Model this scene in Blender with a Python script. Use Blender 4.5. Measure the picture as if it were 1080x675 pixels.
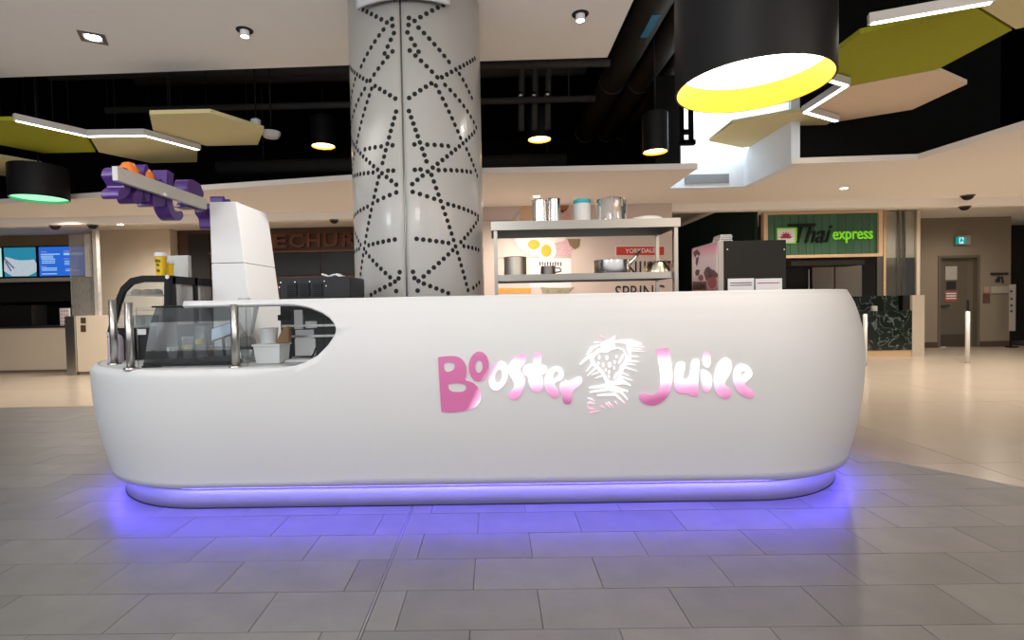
import bpy, bmesh, math, random
from mathutils import Vector, Matrix
random.seed(7)
for o in list(bpy.data.objects): bpy.data.objects.remove(o)
S = bpy.context.scene
C = S.collection
PI = math.pi
# ------------------------------------------------------------------ camera (image taken as 1080x675)
F, PIT, YAW, ROL, CX, CY, HC = 557.0, math.radians(1.69), math.radians(-0.75), math.radians(1.10), 515.0, 337.5, 1.3138
def _rot(x, y, z):
    c, s = math.cos(ROL), math.sin(ROL); x, z = c*x+s*z, -s*x+c*z
    c, s = math.cos(PIT), math.sin(PIT); y, z = c*y+s*z, -s*y+c*z
    c, s = math.cos(YAW), math.sin(YAW); x, y = c*x+s*y, -s*x+c*y
    return Vector((x, y, z))
def ray(px, py): return _rot((px-CX)/F, 1, -(py-CY)/F)
def PY(px, py, Y):
    r = ray(px, py); t = Y/r.y; return Vector((r.x*t, Y, HC+r.z*t))
def PZ(px, py, z):
    r = ray(px, py); t = (z-HC)/r.z; return Vector((r.x*t, r.y*t, z))
def PX(px, py, X):
    r = ray(px, py); t = X/r.x; return Vector((X, r.y*t, HC+r.z*t))
cam_d = bpy.data.cameras.new('camera'); cam = bpy.data.objects.new('camera', cam_d); C.objects.link(cam)
R_, U_, F_ = _rot(1,0,0), _rot(0,0,1), _rot(0,1,0)
cam.matrix_world = Matrix(((R_.x,U_.x,-F_.x,0),(R_.y,U_.y,-F_.y,0),(R_.z,U_.z,-F_.z,HC),(0,0,0,1)))
cam_d.sensor_width = 36; cam_d.lens = F/1080*36; cam_d.shift_x = (540-CX)/1080; cam_d.clip_start = .05; cam_d.clip_end = 200
S.camera = cam
# ------------------------------------------------------------------ world, exposure, lamps
w = bpy.data.worlds.new('world'); S.world = w; w.use_nodes = True
w.node_tree.nodes['Background'].inputs[0].default_value = (.95,.95,.96,1)
w.node_tree.nodes['Background'].inputs[1].default_value = .8
S.view_settings.view_transform = 'Standard'; S.view_settings.look = 'None'; S.view_settings.gamma = 1
S.view_settings.use_curve_mapping = False
S.view_settings.exposure = 0.25
def spot(loc, power, col=(1,.88,.74), ang=120, blend=.6, rad=.06, to=None):
    d = bpy.data.lights.new('spot_lamp', 'SPOT'); d.energy = power; d.color = col
    d.spot_size = math.radians(ang); d.spot_blend = blend; d.shadow_soft_size = rad
    o = bpy.data.objects.new('spot_lamp', d); o.location = loc; C.objects.link(o)
    if to is not None: o.rotation_euler = (Vector(to)-Vector(loc)).to_track_quat('-Z','Y').to_euler()
    return o
def area(loc, to, sx, sy, power, col):
    d = bpy.data.lights.new('ambient_area', 'AREA'); d.shape = 'RECTANGLE'; d.size = sx; d.size_y = sy; d.energy = power; d.color = col
    o = bpy.data.objects.new('ambient_area', d); o.location = loc; C.objects.link(o)
    o.rotation_euler = (Vector(to)-Vector(loc)).to_track_quat('-Z','Y').to_euler(); return o
# ambient area lights added above and behind the camera, out of the frame
area((-2.6,-.6,3.9), (-1.8,2.8,0), 3.0, 2.0, 34, (.80,.90,1))
area((3.0,-.8,3.9), (1.8,2.8,0), 3.0, 2.0, 28, (1,.84,.68))
# point lights added out of frame to brighten the ceiling, counter and floor
for x, y, z, e_, c in ((-4.5,-1.6,2.5,75,(.80,.90,1)),(-.5,-1.6,2.5,60,(1,.96,.90)),(3.6,-1.6,2.5,75,(1,.80,.62)),(-4.2,1.0,2.9,70,(.86,.93,1)),(-.4,.6,2.9,55,(1,.96,.91)),(3.6,1.2,3.0,50,(1,.80,.62))):
    d = bpy.data.lights.new('fill_point','POINT'); d.energy = e_; d.color = c; d.shadow_soft_size = .3
    o = bpy.data.objects.new('fill_point', d); o.location = (x,y,z); C.objects.link(o)
for x, y in ((-3.6,2.2),(-1.2,2.0),(.8,2.2)): spot((x,y,3.96), 30, (1,.95,.88), 110)
for x, y in ((3.0,2.0),(4.8,3.4)): spot((x,y,3.9), 30, (1,.80,.62), 115)
# spot added out of frame to brighten the right face of the white tower
spot((.1,3.45,3.95), 420, (1,.97,.92), 20, .5, .04, to=(-2.05,4.6,1.7))
# rows of downlights in the rear ceiling
for x, y in ((-7.5,9.0),(-4.8,8.6),(-2.4,8.4),(.6,8.2),(5.6,8.0),(8.2,8.6),(10.5,9.2),(8.0,5.6)):
    spot((x,y,2.97), 215, (1,.90,.79), 160, .8)
for x, y in ((-7.6,11.0),(-4.2,11.2),(6.4,11.3),(9.0,10.9),(11.2,12.0)): spot((x,y,3.24), 230 if x < -7 else 100, (1,.90,.80), 160, .8)  # the spot nearest the glazing is added to brighten it

# ------------------------------------------------------------------ materials
MATS = {}
def mat(name, col, rough=.5, metal=0., emit=None, es=0., noise=0., nscale=8., bump=0., bscale=40., trans=0., alpha=1., rnd=0., stretch=None, ior=1.45, spec=None, coat=0.):
    if name in MATS: return MATS[name]
    m = bpy.data.materials.new(name); m.use_nodes = True; nt = m.node_tree; N = nt.nodes; L = nt.links
    b = N['Principled BSDF']
    b.inputs['Base Color'].default_value = (*col,1); b.inputs['Roughness'].default_value = rough; b.inputs['Metallic'].default_value = metal
    b.inputs['IOR'].default_value = ior
    if spec is not None: b.inputs['Specular IOR Level'].default_value = spec
    if coat: b.inputs['Coat Weight'].default_value = coat
    if trans: b.inputs['Transmission Weight'].default_value = trans
    if alpha < 1: b.inputs['Alpha'].default_value = alpha
    if emit: b.inputs['Emission Color'].default_value = (*emit,1); b.inputs['Emission Strength'].default_value = es
    tc = N.new('ShaderNodeTexCoord')
    vec = tc.outputs['Object']
    if stretch:
        mp = N.new('ShaderNodeMapping'); mp.inputs['Scale'].default_value = stretch; L.new(vec, mp.inputs[0]); vec = mp.outputs[0]
    if noise or rnd:
        nz = N.new('ShaderNodeTexNoise'); nz.inputs['Scale'].default_value = nscale; nz.inputs['Detail'].default_value = 5
        L.new(vec, nz.inputs[0])
        hs = N.new('ShaderNodeHueSaturation'); hs.inputs['Color'].default_value = (*col,1)
        mr = N.new('ShaderNodeMapRange'); mr.inputs[3].default_value = 1-noise; mr.inputs[4].default_value = 1+noise
        L.new(nz.outputs[0], mr.inputs[0]); val = mr.outputs[0]
        if rnd:
            oi = N.new('ShaderNodeObjectInfo'); m2 = N.new('ShaderNodeMapRange'); m2.inputs[3].default_value = 1-rnd; m2.inputs[4].default_value = 1+rnd
            L.new(oi.outputs['Random'], m2.inputs[0]); mu = N.new('ShaderNodeMath'); mu.operation = 'MULTIPLY'
            L.new(val, mu.inputs[0]); L.new(m2.outputs[0], mu.inputs[1]); val = mu.outputs[0]
            wv = N.new('ShaderNodeVectorMath'); wv.operation = 'ADD'; L.new(vec, wv.inputs[0])
            cb = N.new('ShaderNodeCombineXYZ'); sc = N.new('ShaderNodeMath'); sc.operation = 'MULTIPLY'; sc.inputs[1].default_value = 37
            L.new(oi.outputs['Random'], sc.inputs[0]); L.new(sc.outputs[0], cb.inputs[2]); L.new(cb.outputs[0], wv.inputs[1]); L.new(wv.outputs[0], nz.inputs[0])
        L.new(val, hs.inputs['Value']); L.new(hs.outputs[0], b.inputs['Base Color'])
    if bump:
        n2 = N.new('ShaderNodeTexNoise'); n2.inputs['Scale'].default_value = bscale; n2.inputs['Detail'].default_value = 4; L.new(vec, n2.inputs[0])
        bp = N.new('ShaderNodeBump'); bp.inputs['Strength'].default_value = bump; bp.inputs['Distance'].default_value = .01
        L.new(n2.outputs[0], bp.inputs['Height']); L.new(bp.outputs[0], b.inputs['Normal'])
    MATS[name] = m; return m
def glassmat(name, col=(1,1,1), alpha=.12, rough=.03, ior=1.45):
    if name in MATS: return MATS[name]
    m = bpy.data.materials.new(name); m.use_nodes = True; nt = m.node_tree; N = nt.nodes; L = nt.links
    for n in list(N): N.remove(n)
    out = N.new('ShaderNodeOutputMaterial'); tr = N.new('ShaderNodeBsdfTransparent'); tr.inputs[0].default_value = (*col,1)
    gl = N.new('ShaderNodeBsdfGlossy'); gl.inputs['Roughness'].default_value = rough
    fr = N.new('ShaderNodeFresnel'); fr.inputs[0].default_value = ior
    ad = N.new('ShaderNodeMath'); ad.operation = 'ADD'; ad.inputs[1].default_value = alpha*.4; ad.use_clamp = True
    mx = N.new('ShaderNodeMixShader'); L.new(fr.outputs[0], ad.inputs[0]); L.new(ad.outputs[0], mx.inputs[0])
    df = N.new('ShaderNodeBsdfDiffuse'); df.inputs[0].default_value = (.8,.82,.82,1)
    m2 = N.new('ShaderNodeMixShader'); m2.inputs[0].default_value = alpha*.6
    L.new(tr.outputs[0], mx.inputs[1]); L.new(gl.outputs[0], mx.inputs[2]); L.new(mx.outputs[0], m2.inputs[1]); L.new(df.outputs[0], m2.inputs[2])
    L.new(m2.outputs[0], out.inputs[0]); MATS[name] = m; return m
M_white = mat('white_solid_surface', (.66,.66,.665), .5)
M_dark_tile = mat('slate_tile', (.160,.153,.142), .42, noise=.22, nscale=5, rnd=.10, bump=.06, bscale=60)
M_beige_tile = mat('beige_stone', (.50,.42,.33), .22, noise=.06, nscale=3, rnd=.03)
M_grout = mat('grout', (.06,.058,.055), .9, noise=.1)
M_ceil = mat('ceiling_paint', (.88,.86,.83), .9, noise=.02)
M_ceil_rear = mat('rear_ceiling_paint', (.86,.80,.735), .9, noise=.02)
M_black = mat('black_paint', (.006,.006,.006), .85, noise=.2, spec=.08)
M_duct = mat('black_duct', (.045,.042,.040), .6, noise=.2, spec=.3)
M_steel = mat('brushed_steel', (.55,.54,.52), .28, 1, noise=.06, nscale=30, stretch=(1,1,12))
M_steelh = mat('brushed_steel_horizontal', (.30,.292,.27), .36, 1, noise=.07, nscale=25, stretch=(.6,6,12))
M_polish = mat('polished_steel', (.74,.73,.71), .22, 1, noise=.03)
M_col = mat('column_enamel', (.50,.49,.465), .28, noise=.02, coat=.2)
M_hole = mat('perforation_dark', (.012,.012,.012), .8, noise=.1)
M_seam = mat('seam_dark', (.12,.12,.115), .6, noise=.1)
M_plastic = mat('black_plastic', (.010,.010,.011), .42, noise=.15, spec=.2)
M_darkgrey = mat('dark_grey_metal', (.020,.021,.023), .45, 0, noise=.15, spec=.3)
M_paper = mat('white_paper', (.78,.78,.79), .7, noise=.03)
M_ink = mat('black_ink', (.02,.02,.02), .7, noise=.1)
M_purple = mat('purple_acrylic', (.085,.030,.21), .3, noise=.1, nscale=4)
M_orange = mat('orange_acrylic', (.85,.22,.03), .35, noise=.06)
M_beam = mat('sign_beam_paint', (.58,.55,.51), .5, noise=.04)
M_glass = glassmat('clear_glass', (.93,.95,.95), .05)
M_glassd = glassmat('smoked_glass', (.80,.83,.83), .10)
M_acryl = glassmat('clear_acrylic', (.93,.94,.94), .12, .35, ior=1.16)
M_cup = glassmat('clear_cup_plastic', (.92,.93,.92), .22)
M_white_emit = mat('lamp_white', (1,1,1), .5, emit=(1,.97,.92), es=14)
M_led = mat('led_white', (1,1,1), .5, emit=(1,.98,.93), es=9)
M_blue_led = mat('led_blue', (.1,.1,1), .5, emit=(.10,.07,1), es=64)
# ------------------------------------------------------------------ helpers
class MB:
    """collects shapes for one mesh"""
    def __init__(s): s.v = []; s.f = []; s.sm = []
    def add(s, vs, fs, smooth=False):
        k = len(s.v); s.v += [tuple(p) for p in vs]; s.f += [tuple(i+k for i in f) for f in fs]; s.sm += [smooth]*len(fs); return s
    def box(s, x0, x1, y0, y1, z0, z1, M=None):
        vs = [Vector(p) for p in ((x0,y0,z0),(x1,y0,z0),(x1,y1,z0),(x0,y1,z0),(x0,y0,z1),(x1,y0,z1),(x1,y1,z1),(x0,y1,z1))]
        if M: vs = [M @ p for p in vs]
        return s.add(vs, [(3,2,1,0),(4,5,6,7),(0,1,5,4),(1,2,6,5),(2,3,7,6),(3,0,4,7)])
    def prism(s, pts, vec, smooth=False):
        """closed polygon of 3D points swept by vec"""
        pts = [Vector(p) for p in pts]; vec = Vector(vec); n = len(pts)
        nrm = Vector((0,0,0))
        for i in range(n):
            a, b = pts[i], pts[(i+1)%n]; nrm += a.cross(b)
        if nrm.dot(vec) > 0: pts = pts[::-1]
        vs = pts+[p+vec for p in pts]
        fs = [tuple(range(n)), tuple(range(2*n-1, n-1, -1))]
        s.add(vs, fs)
        k = len(s.v)-2*n
        for i in range(n):
            j = (i+1)%n; s.f.append((k+j, k+i, k+n+i, k+n+j)); s.sm.append(smooth)
        return s
    def tube(s, a, b, r, r2=None, n=12, caps=True):
        a, b = Vector(a), Vector(b); r2 = r if r2 is None else r2; d = (b-a).normalized()
        u = d.orthogonal().normalized(); w_ = d.cross(u); vs = []
        for p, q in ((a,r),(b,r2)):
            for i in range(n): t = 2*PI*i/n; vs.append(p+u*(q*math.cos(t))+w_*(q*math.sin(t)))
        s.add(vs, [(i,(i+1)%n,n+(i+1)%n,n+i) for i in range(n)], True)
        if caps: k = len(s.v)-2*n; s.f += [tuple(k+i for i in range(n-1,-1,-1)), tuple(k+n+i for i in range(n))]; s.sm += [False]*2
        return s
    def path(s, pts, r, n=8):
        for a, b in zip(pts, pts[1:]): s.tube(a, b, r, n=n)
        return s
    def lathe(s, prof, c=(0,0,0), n=24, closed=False):
        """prof: list of (r,z); closed repeats the profile"""
        c = Vector(c); m = len(prof)
        if not closed and m > 2:            # split at sharp corners so that flat and round faces shade apart
            for i in range(1, m-1):
                a, b, d = prof[i-1], prof[i], prof[i+1]
                a1 = math.atan2(b[1]-a[1], b[0]-a[0]); a2 = math.atan2(d[1]-b[1], d[0]-b[0]); dd = abs((a2-a1+PI) % (2*PI)-PI)
                if dd > .7: s.lathe(prof[:i+1], c, n); s.lathe(prof[i:], c, n); return s
        vs = []
        for r, z in prof:
            for i in range(n): t = 2*PI*i/n; vs.append(c+Vector((r*math.cos(t), r*math.sin(t), z)))
        fs = []
        for j in range(m-1 if not closed else m):
            for i in range(n):
                a = j*n+i; b = j*n+(i+1)%n; k = ((j+1)%m)*n
                fs.append((a, b, k+(i+1)%n, k+i))
        return s.add(vs, fs, True)
    def build(s, name, m, parent=None):
        me = bpy.data.meshes.new(name); me.from_pydata(s.v, [], s.f); me.polygons.foreach_set('use_smooth', s.sm); me.update()
        me.materials.append(m)
        o = bpy.data.objects.new(name, me); C.objects.link(o)
        if parent: o.parent = parent; o.matrix_parent_inverse = Matrix.Translation(-Vector(parent.location)) if parent.type == 'EMPTY' else Matrix()
        return o
def tag(o, label=None, cat=None, group=None, kind=None):
    if label: o['label'] = label
    if cat: o['category'] = cat
    if group: o['group'] = group
    if kind: o['kind'] = kind
    return o
def thing(name, label, cat, loc=(0,0,0), group=None):
    o = bpy.data.objects.new(name, None); o.empty_display_size = .1; C.objects.link(o); o.location = loc
    return tag(o, label, cat, group)
def lab(o, l): o['label'] = l; return o
def bevel(o, wd=.006, seg=2):
    b = o.modifiers.new('bevel', 'BEVEL'); b.width = wd; b.segments = seg; b.limit_method = 'ANGLE'; b.angle_limit = math.radians(40); return o
def box(name, x0, x1, y0, y1, z0, z1, m, parent=None, bev=0):
    o = MB().box(x0,x1,y0,y1,z0,z1).build(name, m, parent)
    if bev: bevel(o, bev)
    return o
def struct(o, label=None): o['kind'] = 'structure'; 
def st(o, label, cat): return tag(o, label, cat, kind='structure')
def polymesh(name, loops, to3d, m, parent=None, cut=None, thick=0):
    """flat outlines with holes -> filled mesh; loops in 2D, to3d maps (u,v)->Vector; cut: v levels at which faces are split"""
    bm = bmesh.new(); es = []
    for lp in loops:
        vs = [bm.verts.new((p[0], 0, p[1])) for p in lp]
        for i in range(len(vs)): es.append(bm.edges.new((vs[i], vs[(i+1)%len(vs)])))
    bmesh.ops.triangle_fill(bm, edges=es, use_beauty=True, use_dissolve=False)
    for z in (cut or []):
        bmesh.ops.bisect_plane(bm, geom=bm.verts[:]+bm.edges[:]+bm.faces[:], plane_co=(0,0,z), plane_no=(0,0,1))
    for v in bm.verts: v.co = to3d(v.co.x, v.co.z)
    bmesh.ops.recalc_face_normals(bm, faces=bm.faces)
    me = bpy.data.meshes.new(name); bm.to_mesh(me); bm.free(); me.materials.append(m)
    o = bpy.data.objects.new(name, me); C.objects.link(o)
    if parent: o.parent = parent; o.matrix_parent_inverse = Matrix.Translation(-Vector(parent.location))
    if thick: sd = o.modifiers.new('solid','SOLIDIFY'); sd.thickness = thick; sd.offset = 0
    return o
def smooth_loop(p, k=2):
    for _ in range(k):
        q = []
        for i in range(len(p)):
            a, b = p[i], p[(i+1)%len(p)]
            q += [(a[0]*.75+b[0]*.25, a[1]*.75+b[1]*.25), (a[0]*.25+b[0]*.75, a[1]*.25+b[1]*.75)]
        p = q
    return p
def ell(cx, cy, rx, ry, n=20, rot=0):
    return [(cx+rx*math.cos(t)*math.cos(rot)-ry*math.sin(t)*math.sin(rot), cy+rx*math.cos(t)*math.sin(rot)+ry*math.sin(t)*math.cos(rot)) for t in (2*PI*i/n for i in range(n))]
def text(name, body, size, m, M, parent=None, ext=.004, shear=0, sx=1, align='LEFT', off=0):
    cu = bpy.data.curves.new(name, 'FONT'); cu.body = body; cu.size = size; cu.extrude = ext; cu.shear = shear; cu.align_x = align; cu.offset = off
    cu.resolution_u = 3
    t = bpy.data.objects.new(name, cu); C.objects.link(t); bpy.context.view_layer.update()
    me = bpy.data.meshes.new_from_object(t); bpy.data.objects.remove(t)
    me.transform(M @ Matrix.Diagonal((sx,1,1,1))); me.materials.clear(); me.materials.append(m)
    o = bpy.data.objects.new(name, me); C.objects.link(o)
    if parent: o.parent = parent; o.matrix_parent_inverse = Matrix.Translation(-Vector(parent.location))
    return o
FRONT = lambda x, y, z: Matrix.Translation((x,y,z)) @ Matrix.Rotation(PI/2, 4, 'X')   # lettering that faces the camera (-Y)

# ================================================================== SETTING: floor
fl = MB().box(-13,16,-3,17,-.2,-.012).build('floor', M_grout); st(fl, 'dark grey slate and beige stone tiled floor of the food hall', 'floor')
def clip(poly, a, b):
    """keep the side to the left of a->b"""
    out = []
    sd = lambda p: (b[0]-a[0])*(p[1]-a[1])-(b[1]-a[1])*(p[0]-a[0])
    for i in range(len(poly)):
        p, q = poly[i], poly[(i+1)%len(poly)]; sp, sq = sd(p), sd(q)
        if sp >= 0: out.append(p)
        if (sp >= 0) != (sq >= 0): t = sp/(sp-sq); out.append((p[0]+(q[0]-p[0])*t, p[1]+(q[1]-p[1])*t))
    return out
def parea(p): return abs(sum(p[i][0]*p[(i+1)%len(p)][1]-p[(i+1)%len(p)][0]*p[i][1] for i in range(len(p))))/2
EA, EB = (3.577,3.603), (2.965,4.49)          # diagonal edge of the slate zone
YB = 7.28                                     # its rear edge
def slab(b, poly, z0, z1): b.prism([(p[0],p[1],z0) for p in poly], (0,0,z1-z0))
g = .0032
tiles = []
for k in range(-22, 20):
    y0 = 2.995-.3*k; y1 = y0+.3
    if y0 < .9 or y0 > YB: continue
    off = .475 if (k % 2 == 0) else .17
    xs = [off+.6*n for n in range(-16, 12)]
    for x0 in xs:
        x1 = x0+.6
        for a, b in (((x0,x1),) if not (x0 < -.563 < x1) else ((x0,-.569),(-.557,x1))):
            if b-a < .03: continue
            poly = [(a+g/2,y0+g/2),(b-g/2,y0+g/2),(b-g/2,min(y1,YB)-g/2),(a+g/2,min(y1,YB)-g/2)]
            full = abs(b-a-.6) < 1e-6 and y1 <= YB
            p2 = clip(poly, EA, EB)
            if len(p2) < 3 or parea(p2) < .004: continue
            if abs(parea(p2)-parea(poly)) > 1e-5: full = False; poly = p2
            cx = sum(p[0] for p in poly)/len(poly); cy = sum(p[1] for p in poly)/len(poly)
            if -2.5 < cx < 2.2 and cy > 3.75: continue          # under the kiosk
            vis = (abs(cx) < cy*1.02+.5) and cy > 1.9
            tiles.append((0 if vis else 1, math.hypot(cx,cy), poly, full, a, y0))
tiles.sort(key=lambda t: (t[0],t[1]))
fullme = None; rest = MB()
for i, (vis, d, poly, full, a, y0) in enumerate(tiles):
    if i >= 298 or vis: slab(rest, poly, -.012, 0); continue
    if full:
        if fullme is None:
            b = MB(); slab(b, [(g/2,g/2),(.6-g/2,g/2),(.6-g/2,.3-g/2),(g/2,.3-g/2)], -.012, 0); o = b.build('slate_tile', M_dark_tile, fl); fullme = o.data
        else: o = bpy.data.objects.new('slate_tile', fullme); C.objects.link(o); o.parent = fl
        o.location = (a, y0, random.uniform(-.0006,.0006))
    else:
        b = MB(); slab(b, poly, -.012, random.uniform(-.0005,.0005)); b.build('slate_tile', M_dark_tile, fl)
if rest.v: tag(rest.build('slate_tile_field', M_dark_tile, fl), kind='stuff')
box('control_joint', -.567, -.559, .9, 3.5, -.012, .0005, mat('joint_strip', (.33,.32,.30), .4, .6, noise=.1), fl)
# beige stone slabs beyond the slate
M_bg = .003
for i in range(-7, 6):
    for j in range(-3, 6):
        x0, x1, y0, y1 = 3.7+2.4*i, 6.1+2.4*i, 4.15+2.4*j, 6.55+2.4*j
        base = [(x0+M_bg,y0+M_bg),(x1-M_bg,y0+M_bg),(x1-M_bg,y1-M_bg),(x0+M_bg,y1-M_bg)]
        # pieces: behind the rear edge, and right of the diagonal in front of it
        parts_ = [clip(base, (10,YB), (-10,YB))[::1]]
        parts_ = []
        p = clip(base, (-20,YB), (20,YB)); parts_.append(p)
        q = clip(base, (20,YB), (-20,YB)); q = clip(q, EB, EA) if len(q) > 2 else q; parts_.append(q)
        for q in parts_:
            if len(q) > 2 and parea(q) > .01 and min(p[1] for p in q) < 16.5:
                b = MB(); slab(b, q, -.012, 0); b.build('stone_slab', M_beige_tile, fl)
# ------------------------------------------------------------------ ceilings
CZ = 4.0
def cslab(poly, z0, z1, name, m): b = MB(); slab(b, poly, z0, z1); return b.build(name, m)
st(cslab([(-9,-2.5),(1.285,-2.5),(1.285,5.9),(-1.5,5.93),(-9,6.1)], CZ, CZ+.3, 'ceiling', M_ceil), 'smooth grey-white dropped ceiling over the kiosk and column', 'ceiling')
RZ = 3.0
NB = 8.0
cf = MB()
slab(cf, [(-13,9.0),(-7.56,8.06),(-1.88,7.05),(-.15,6.86),(2.62,6.86),(2.65,NB),(2.65,9.35),(-13,9.35)], RZ, RZ+.06)
slab(cf, [(2.65,NB),(3.76,NB),(3.76,9.35),(2.65,9.35)], RZ, RZ+.06)
slab(cf, [(3.76,6.72),(5.27,6.66),(5.42,5.3),(16,5.3),(16,9.35),(3.76,9.35)], RZ, RZ+.06)
st(cf.build('ceiling_rear', M_ceil_rear), 'low warm beige ceiling over the shops at the rear', 'ceiling')
st(box('trim_1', -13, 16, 9.3, 9.5, 2.87, 3.3, M_ceil_rear), 'beige bulkhead strip dropping below the rear ceiling', 'bulkhead')
st(box('ceiling_shops', -13, 16, 9.5, 16, 3.27, 3.35, M_ceil_rear), 'beige ceiling strip in front of the shops', 'ceiling')
# thin lit edge of the low ceiling
eb = MB()
ed = [(-13,9.0),(-7.56,8.06),(-1.88,7.05),(-.15,6.86),(2.62,6.86)]
for a, b in zip(ed, ed[1:]): slab(eb, [(a[0],a[1]-.012), (b[0]+.004,b[1]-.012), (b[0]+.004,b[1]+.03), (a[0],a[1]+.03)], RZ-.002, RZ+.07)
ed = [(3.76,6.72),(5.27,6.66),(5.42,5.3),(16,5.3)]
for a, b in zip(ed, ed[1:]): slab(eb, [(a[0]-.012,a[1]-.012), (b[0]-.012,b[1]-.012), (b[0]+.02,b[1]+.03), (a[0]+.02,a[1]+.03)], RZ-.002, RZ+.07)
st(eb.build('trim_2', M_ceil_rear), 'pale upstand edge of the low rear ceiling', 'trim')
# black void above
for i, (a) in enumerate(((-13,16,15.9,16.2,3.35,6.2),(-13.2,-13,-3,16.2,3.1,6.2),(16,16.2,-3,16.2,3.1,6.2),(2.3,2.635,7.5,8.0,3.06,4.45),(3.87,6.5,6.9,7.2,3.1,6.2))):
    st(MB().box(*a).build('wall_void', M_black), ('black rear wall of the open ceiling void','black left wall of the open ceiling void','black right wall of the open ceiling void','black outer side of the light shaft','black panel right of the light shaft')[i], 'wall')
st(MB().box(-13,16,-3,16.2,6.2,6.3).build('ceiling_void', M_black), 'black painted open ceiling void above the hanging panels', 'ceiling')
M_shaft = mat('shaft_white', (.74,.80,.86), .8, noise=.02)
sh = MB(); sh.box(2.64,3.8,NB-.012,NB+.1,2.998,4.45); sh.box(3.748,3.86,6.73,NB,2.998,4.45); sh.box(2.64,2.65,7.5,NB,3.06,4.45)
st(sh.build('wall_shaft', M_shaft), 'pale blue-white walls of a bright light shaft', 'wall')
box('vent_grille', PY(722,184,NB).x, PY(768,184,NB).x, NB-.03, NB-.012, 3.06, 3.19, mat('grille_grey', (.20,.22,.24), .6, noise=.1), bpy.data.objects['wall_shaft'])
spot((2.95,7.55,4.42), 45, (.92,.96,1), 100, .9, .05, to=(3.0,8.0,3.75))
spot((3.3,7.3,4.44), 70, (.85,.93,1), 150, .9, .2, to=(3.4,7.6,3.0))
# ------------------------------------------------------------------ walls
M_wall = mat('beige_wall', (.70,.60,.47), .8, noise=.04, nscale=2)
M_taupe = mat('taupe_wall', (.25,.205,.15), .8, noise=.04, nscale=2)
M_dark = mat('dark_interior', (.02,.018,.016), .7, noise=.2)
M_wood = mat('dark_brown_wood', (.085,.040,.022), .5, noise=.25, nscale=6, stretch=(.4,1,8))
M_oak = mat('pale_oak', (.56,.38,.22), .5, noise=.12, nscale=6, stretch=(.5,1,6))
wl = box('wall_back', PY(105,300,12.6).x, PY(181,300,12.6).x, 12.6, 12.9, 0, 3.3, M_wall); st(wl, 'plain beige wall between the two shops at the left', 'wall')
bk = MB().box(-13,11,15.5,15.7,0,3.3).box(-13.2,-13,-3,16,0,3.1).box(16,16.2,-3,16,0,3.1).box(10.4,10.7,13.6,15.5,0,3.3)
st(bk.build('wall_shops', M_dark), 'dark rear walls inside the shops', 'wall')

# ================================================================== KIOSK
YF = 3.43
XL, XR, EAx, EAy, YBK = -1.99, 1.68, .95, 1.0, 5.7
ZB = .162
PROF = [(ZB,.082),(.19,.086),(.22,.092),(.25,.099),(.35,.122),(.45,.143),(.55,.160),(.65,.172),(.75,.180),(.85,.184),(.93,.184),(1.0,.180),(1.1,.167),(1.2,.145),(1.28,.120),(1.34,.092),(1.40,.055)]
def prof(z):
    if z <= PROF[0][0]: return PROF[0][1]
    for (a,o1),(b,o2) in zip(PROF, PROF[1:]):
        if z <= b: return o1+(o2-o1)*(z-a)/(b-a)
    return PROF[-1][1]
def surf(px, py, it=12):
    """photo pixel -> (X,z) on the flat front of the kiosk shell"""
    Y = YF-.25
    for _ in range(it): p = PY(px, py, Y); Y = YF-prof(p.z)
    return p.x, p.z
LOW = [surf(*q) for q in ((297,388.2),(310,386),(322,382),(335,375),(346,364),(352,355),(354.3,348))]
UPP = [surf(*q) for q in ((300,320.3),(312,321),(325,323.5),(338,328.5),(347,334.5),(352.5,341),(354.3,348))]
DECK = .945; ZT = 1.372; XTIP = LOW[-1][0]; ZTIP = LOW[-1][1]; XLEDGE = surf(186,320)[0]
LEDGE_B = UPP[0][1]
def interp(tab, x):
    if x <= tab[0][0]: return tab[0][1]
    for (a,u),(b,v) in zip(tab, tab[1:]):
        if x <= b: return u+(v-u)*(x-a)/max(1e-6,b-a)
    return tab[-1][1]
plan = []       # (x, y, nx, ny)
for i in range(7): plan.append((XL-EAx, YBK-(YBK-YF-EAy)*i/7, -1, 0))
for i in range(29):
    t = PI/2*i/28; x, y = -EAx*math.cos(t), -EAy*math.sin(t); nx, ny = x/EAx**2, y/EAy**2; l = math.hypot(nx,ny); plan.append((XL+x, YF+EAy+y, nx/l, ny/l))
fx = sorted(set([XL+.07*i for i in range(1,9)]+[LOW[0][0]-.02]+[a for a,_ in LOW[:-1]]+[a for a,_ in UPP[:-1]]+[XTIP-d for d in (.001,.004,.01,.018)]+[XTIP]+[XTIP+.1*i for i in range(1,60) if XTIP+.1*i < XR-.03]))
fx = [x for i, x in enumerate(fx) if i == 0 or x-fx[i-1] > .0008]
for x in fx: plan.append((x, YF, 0, -1))
for i in range(29):
    t = PI/2*(1-i/28); x, y = EAx*math.cos(t), -EAy*math.sin(t); nx, ny = x/EAx**2, y/EAy**2; l = math.hypot(nx,ny); plan.append((XR+x, YF+EAy+y, nx/l, ny/l))
for i in range(1,8): plan.append((XR+EAx, YF+EAy+(YBK-YF-EAy)*i/7, 1, 0))
def at(p, off, z): return Vector((p[0]+p[2]*off, p[1]+p[3]*off, z))
def ell_tip(x, lo):
    # rounded end of the opening near its tip
    tab = LOW if lo else UPP
    if x >= XTIP-.02 and x < XTIP:
        xa = XTIP-.02; za = interp(tab, xa); k = math.sqrt(max(0, (XTIP-x)/.02)); return ZTIP+(za-ZTIP)*k
    return interp(tab, x)
kiosk = thing('juice_kiosk_counter', 'long curved white juice bar counter with pink lettering and blue-lit steel plinth', 'counter', (0,4.3,0))
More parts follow.
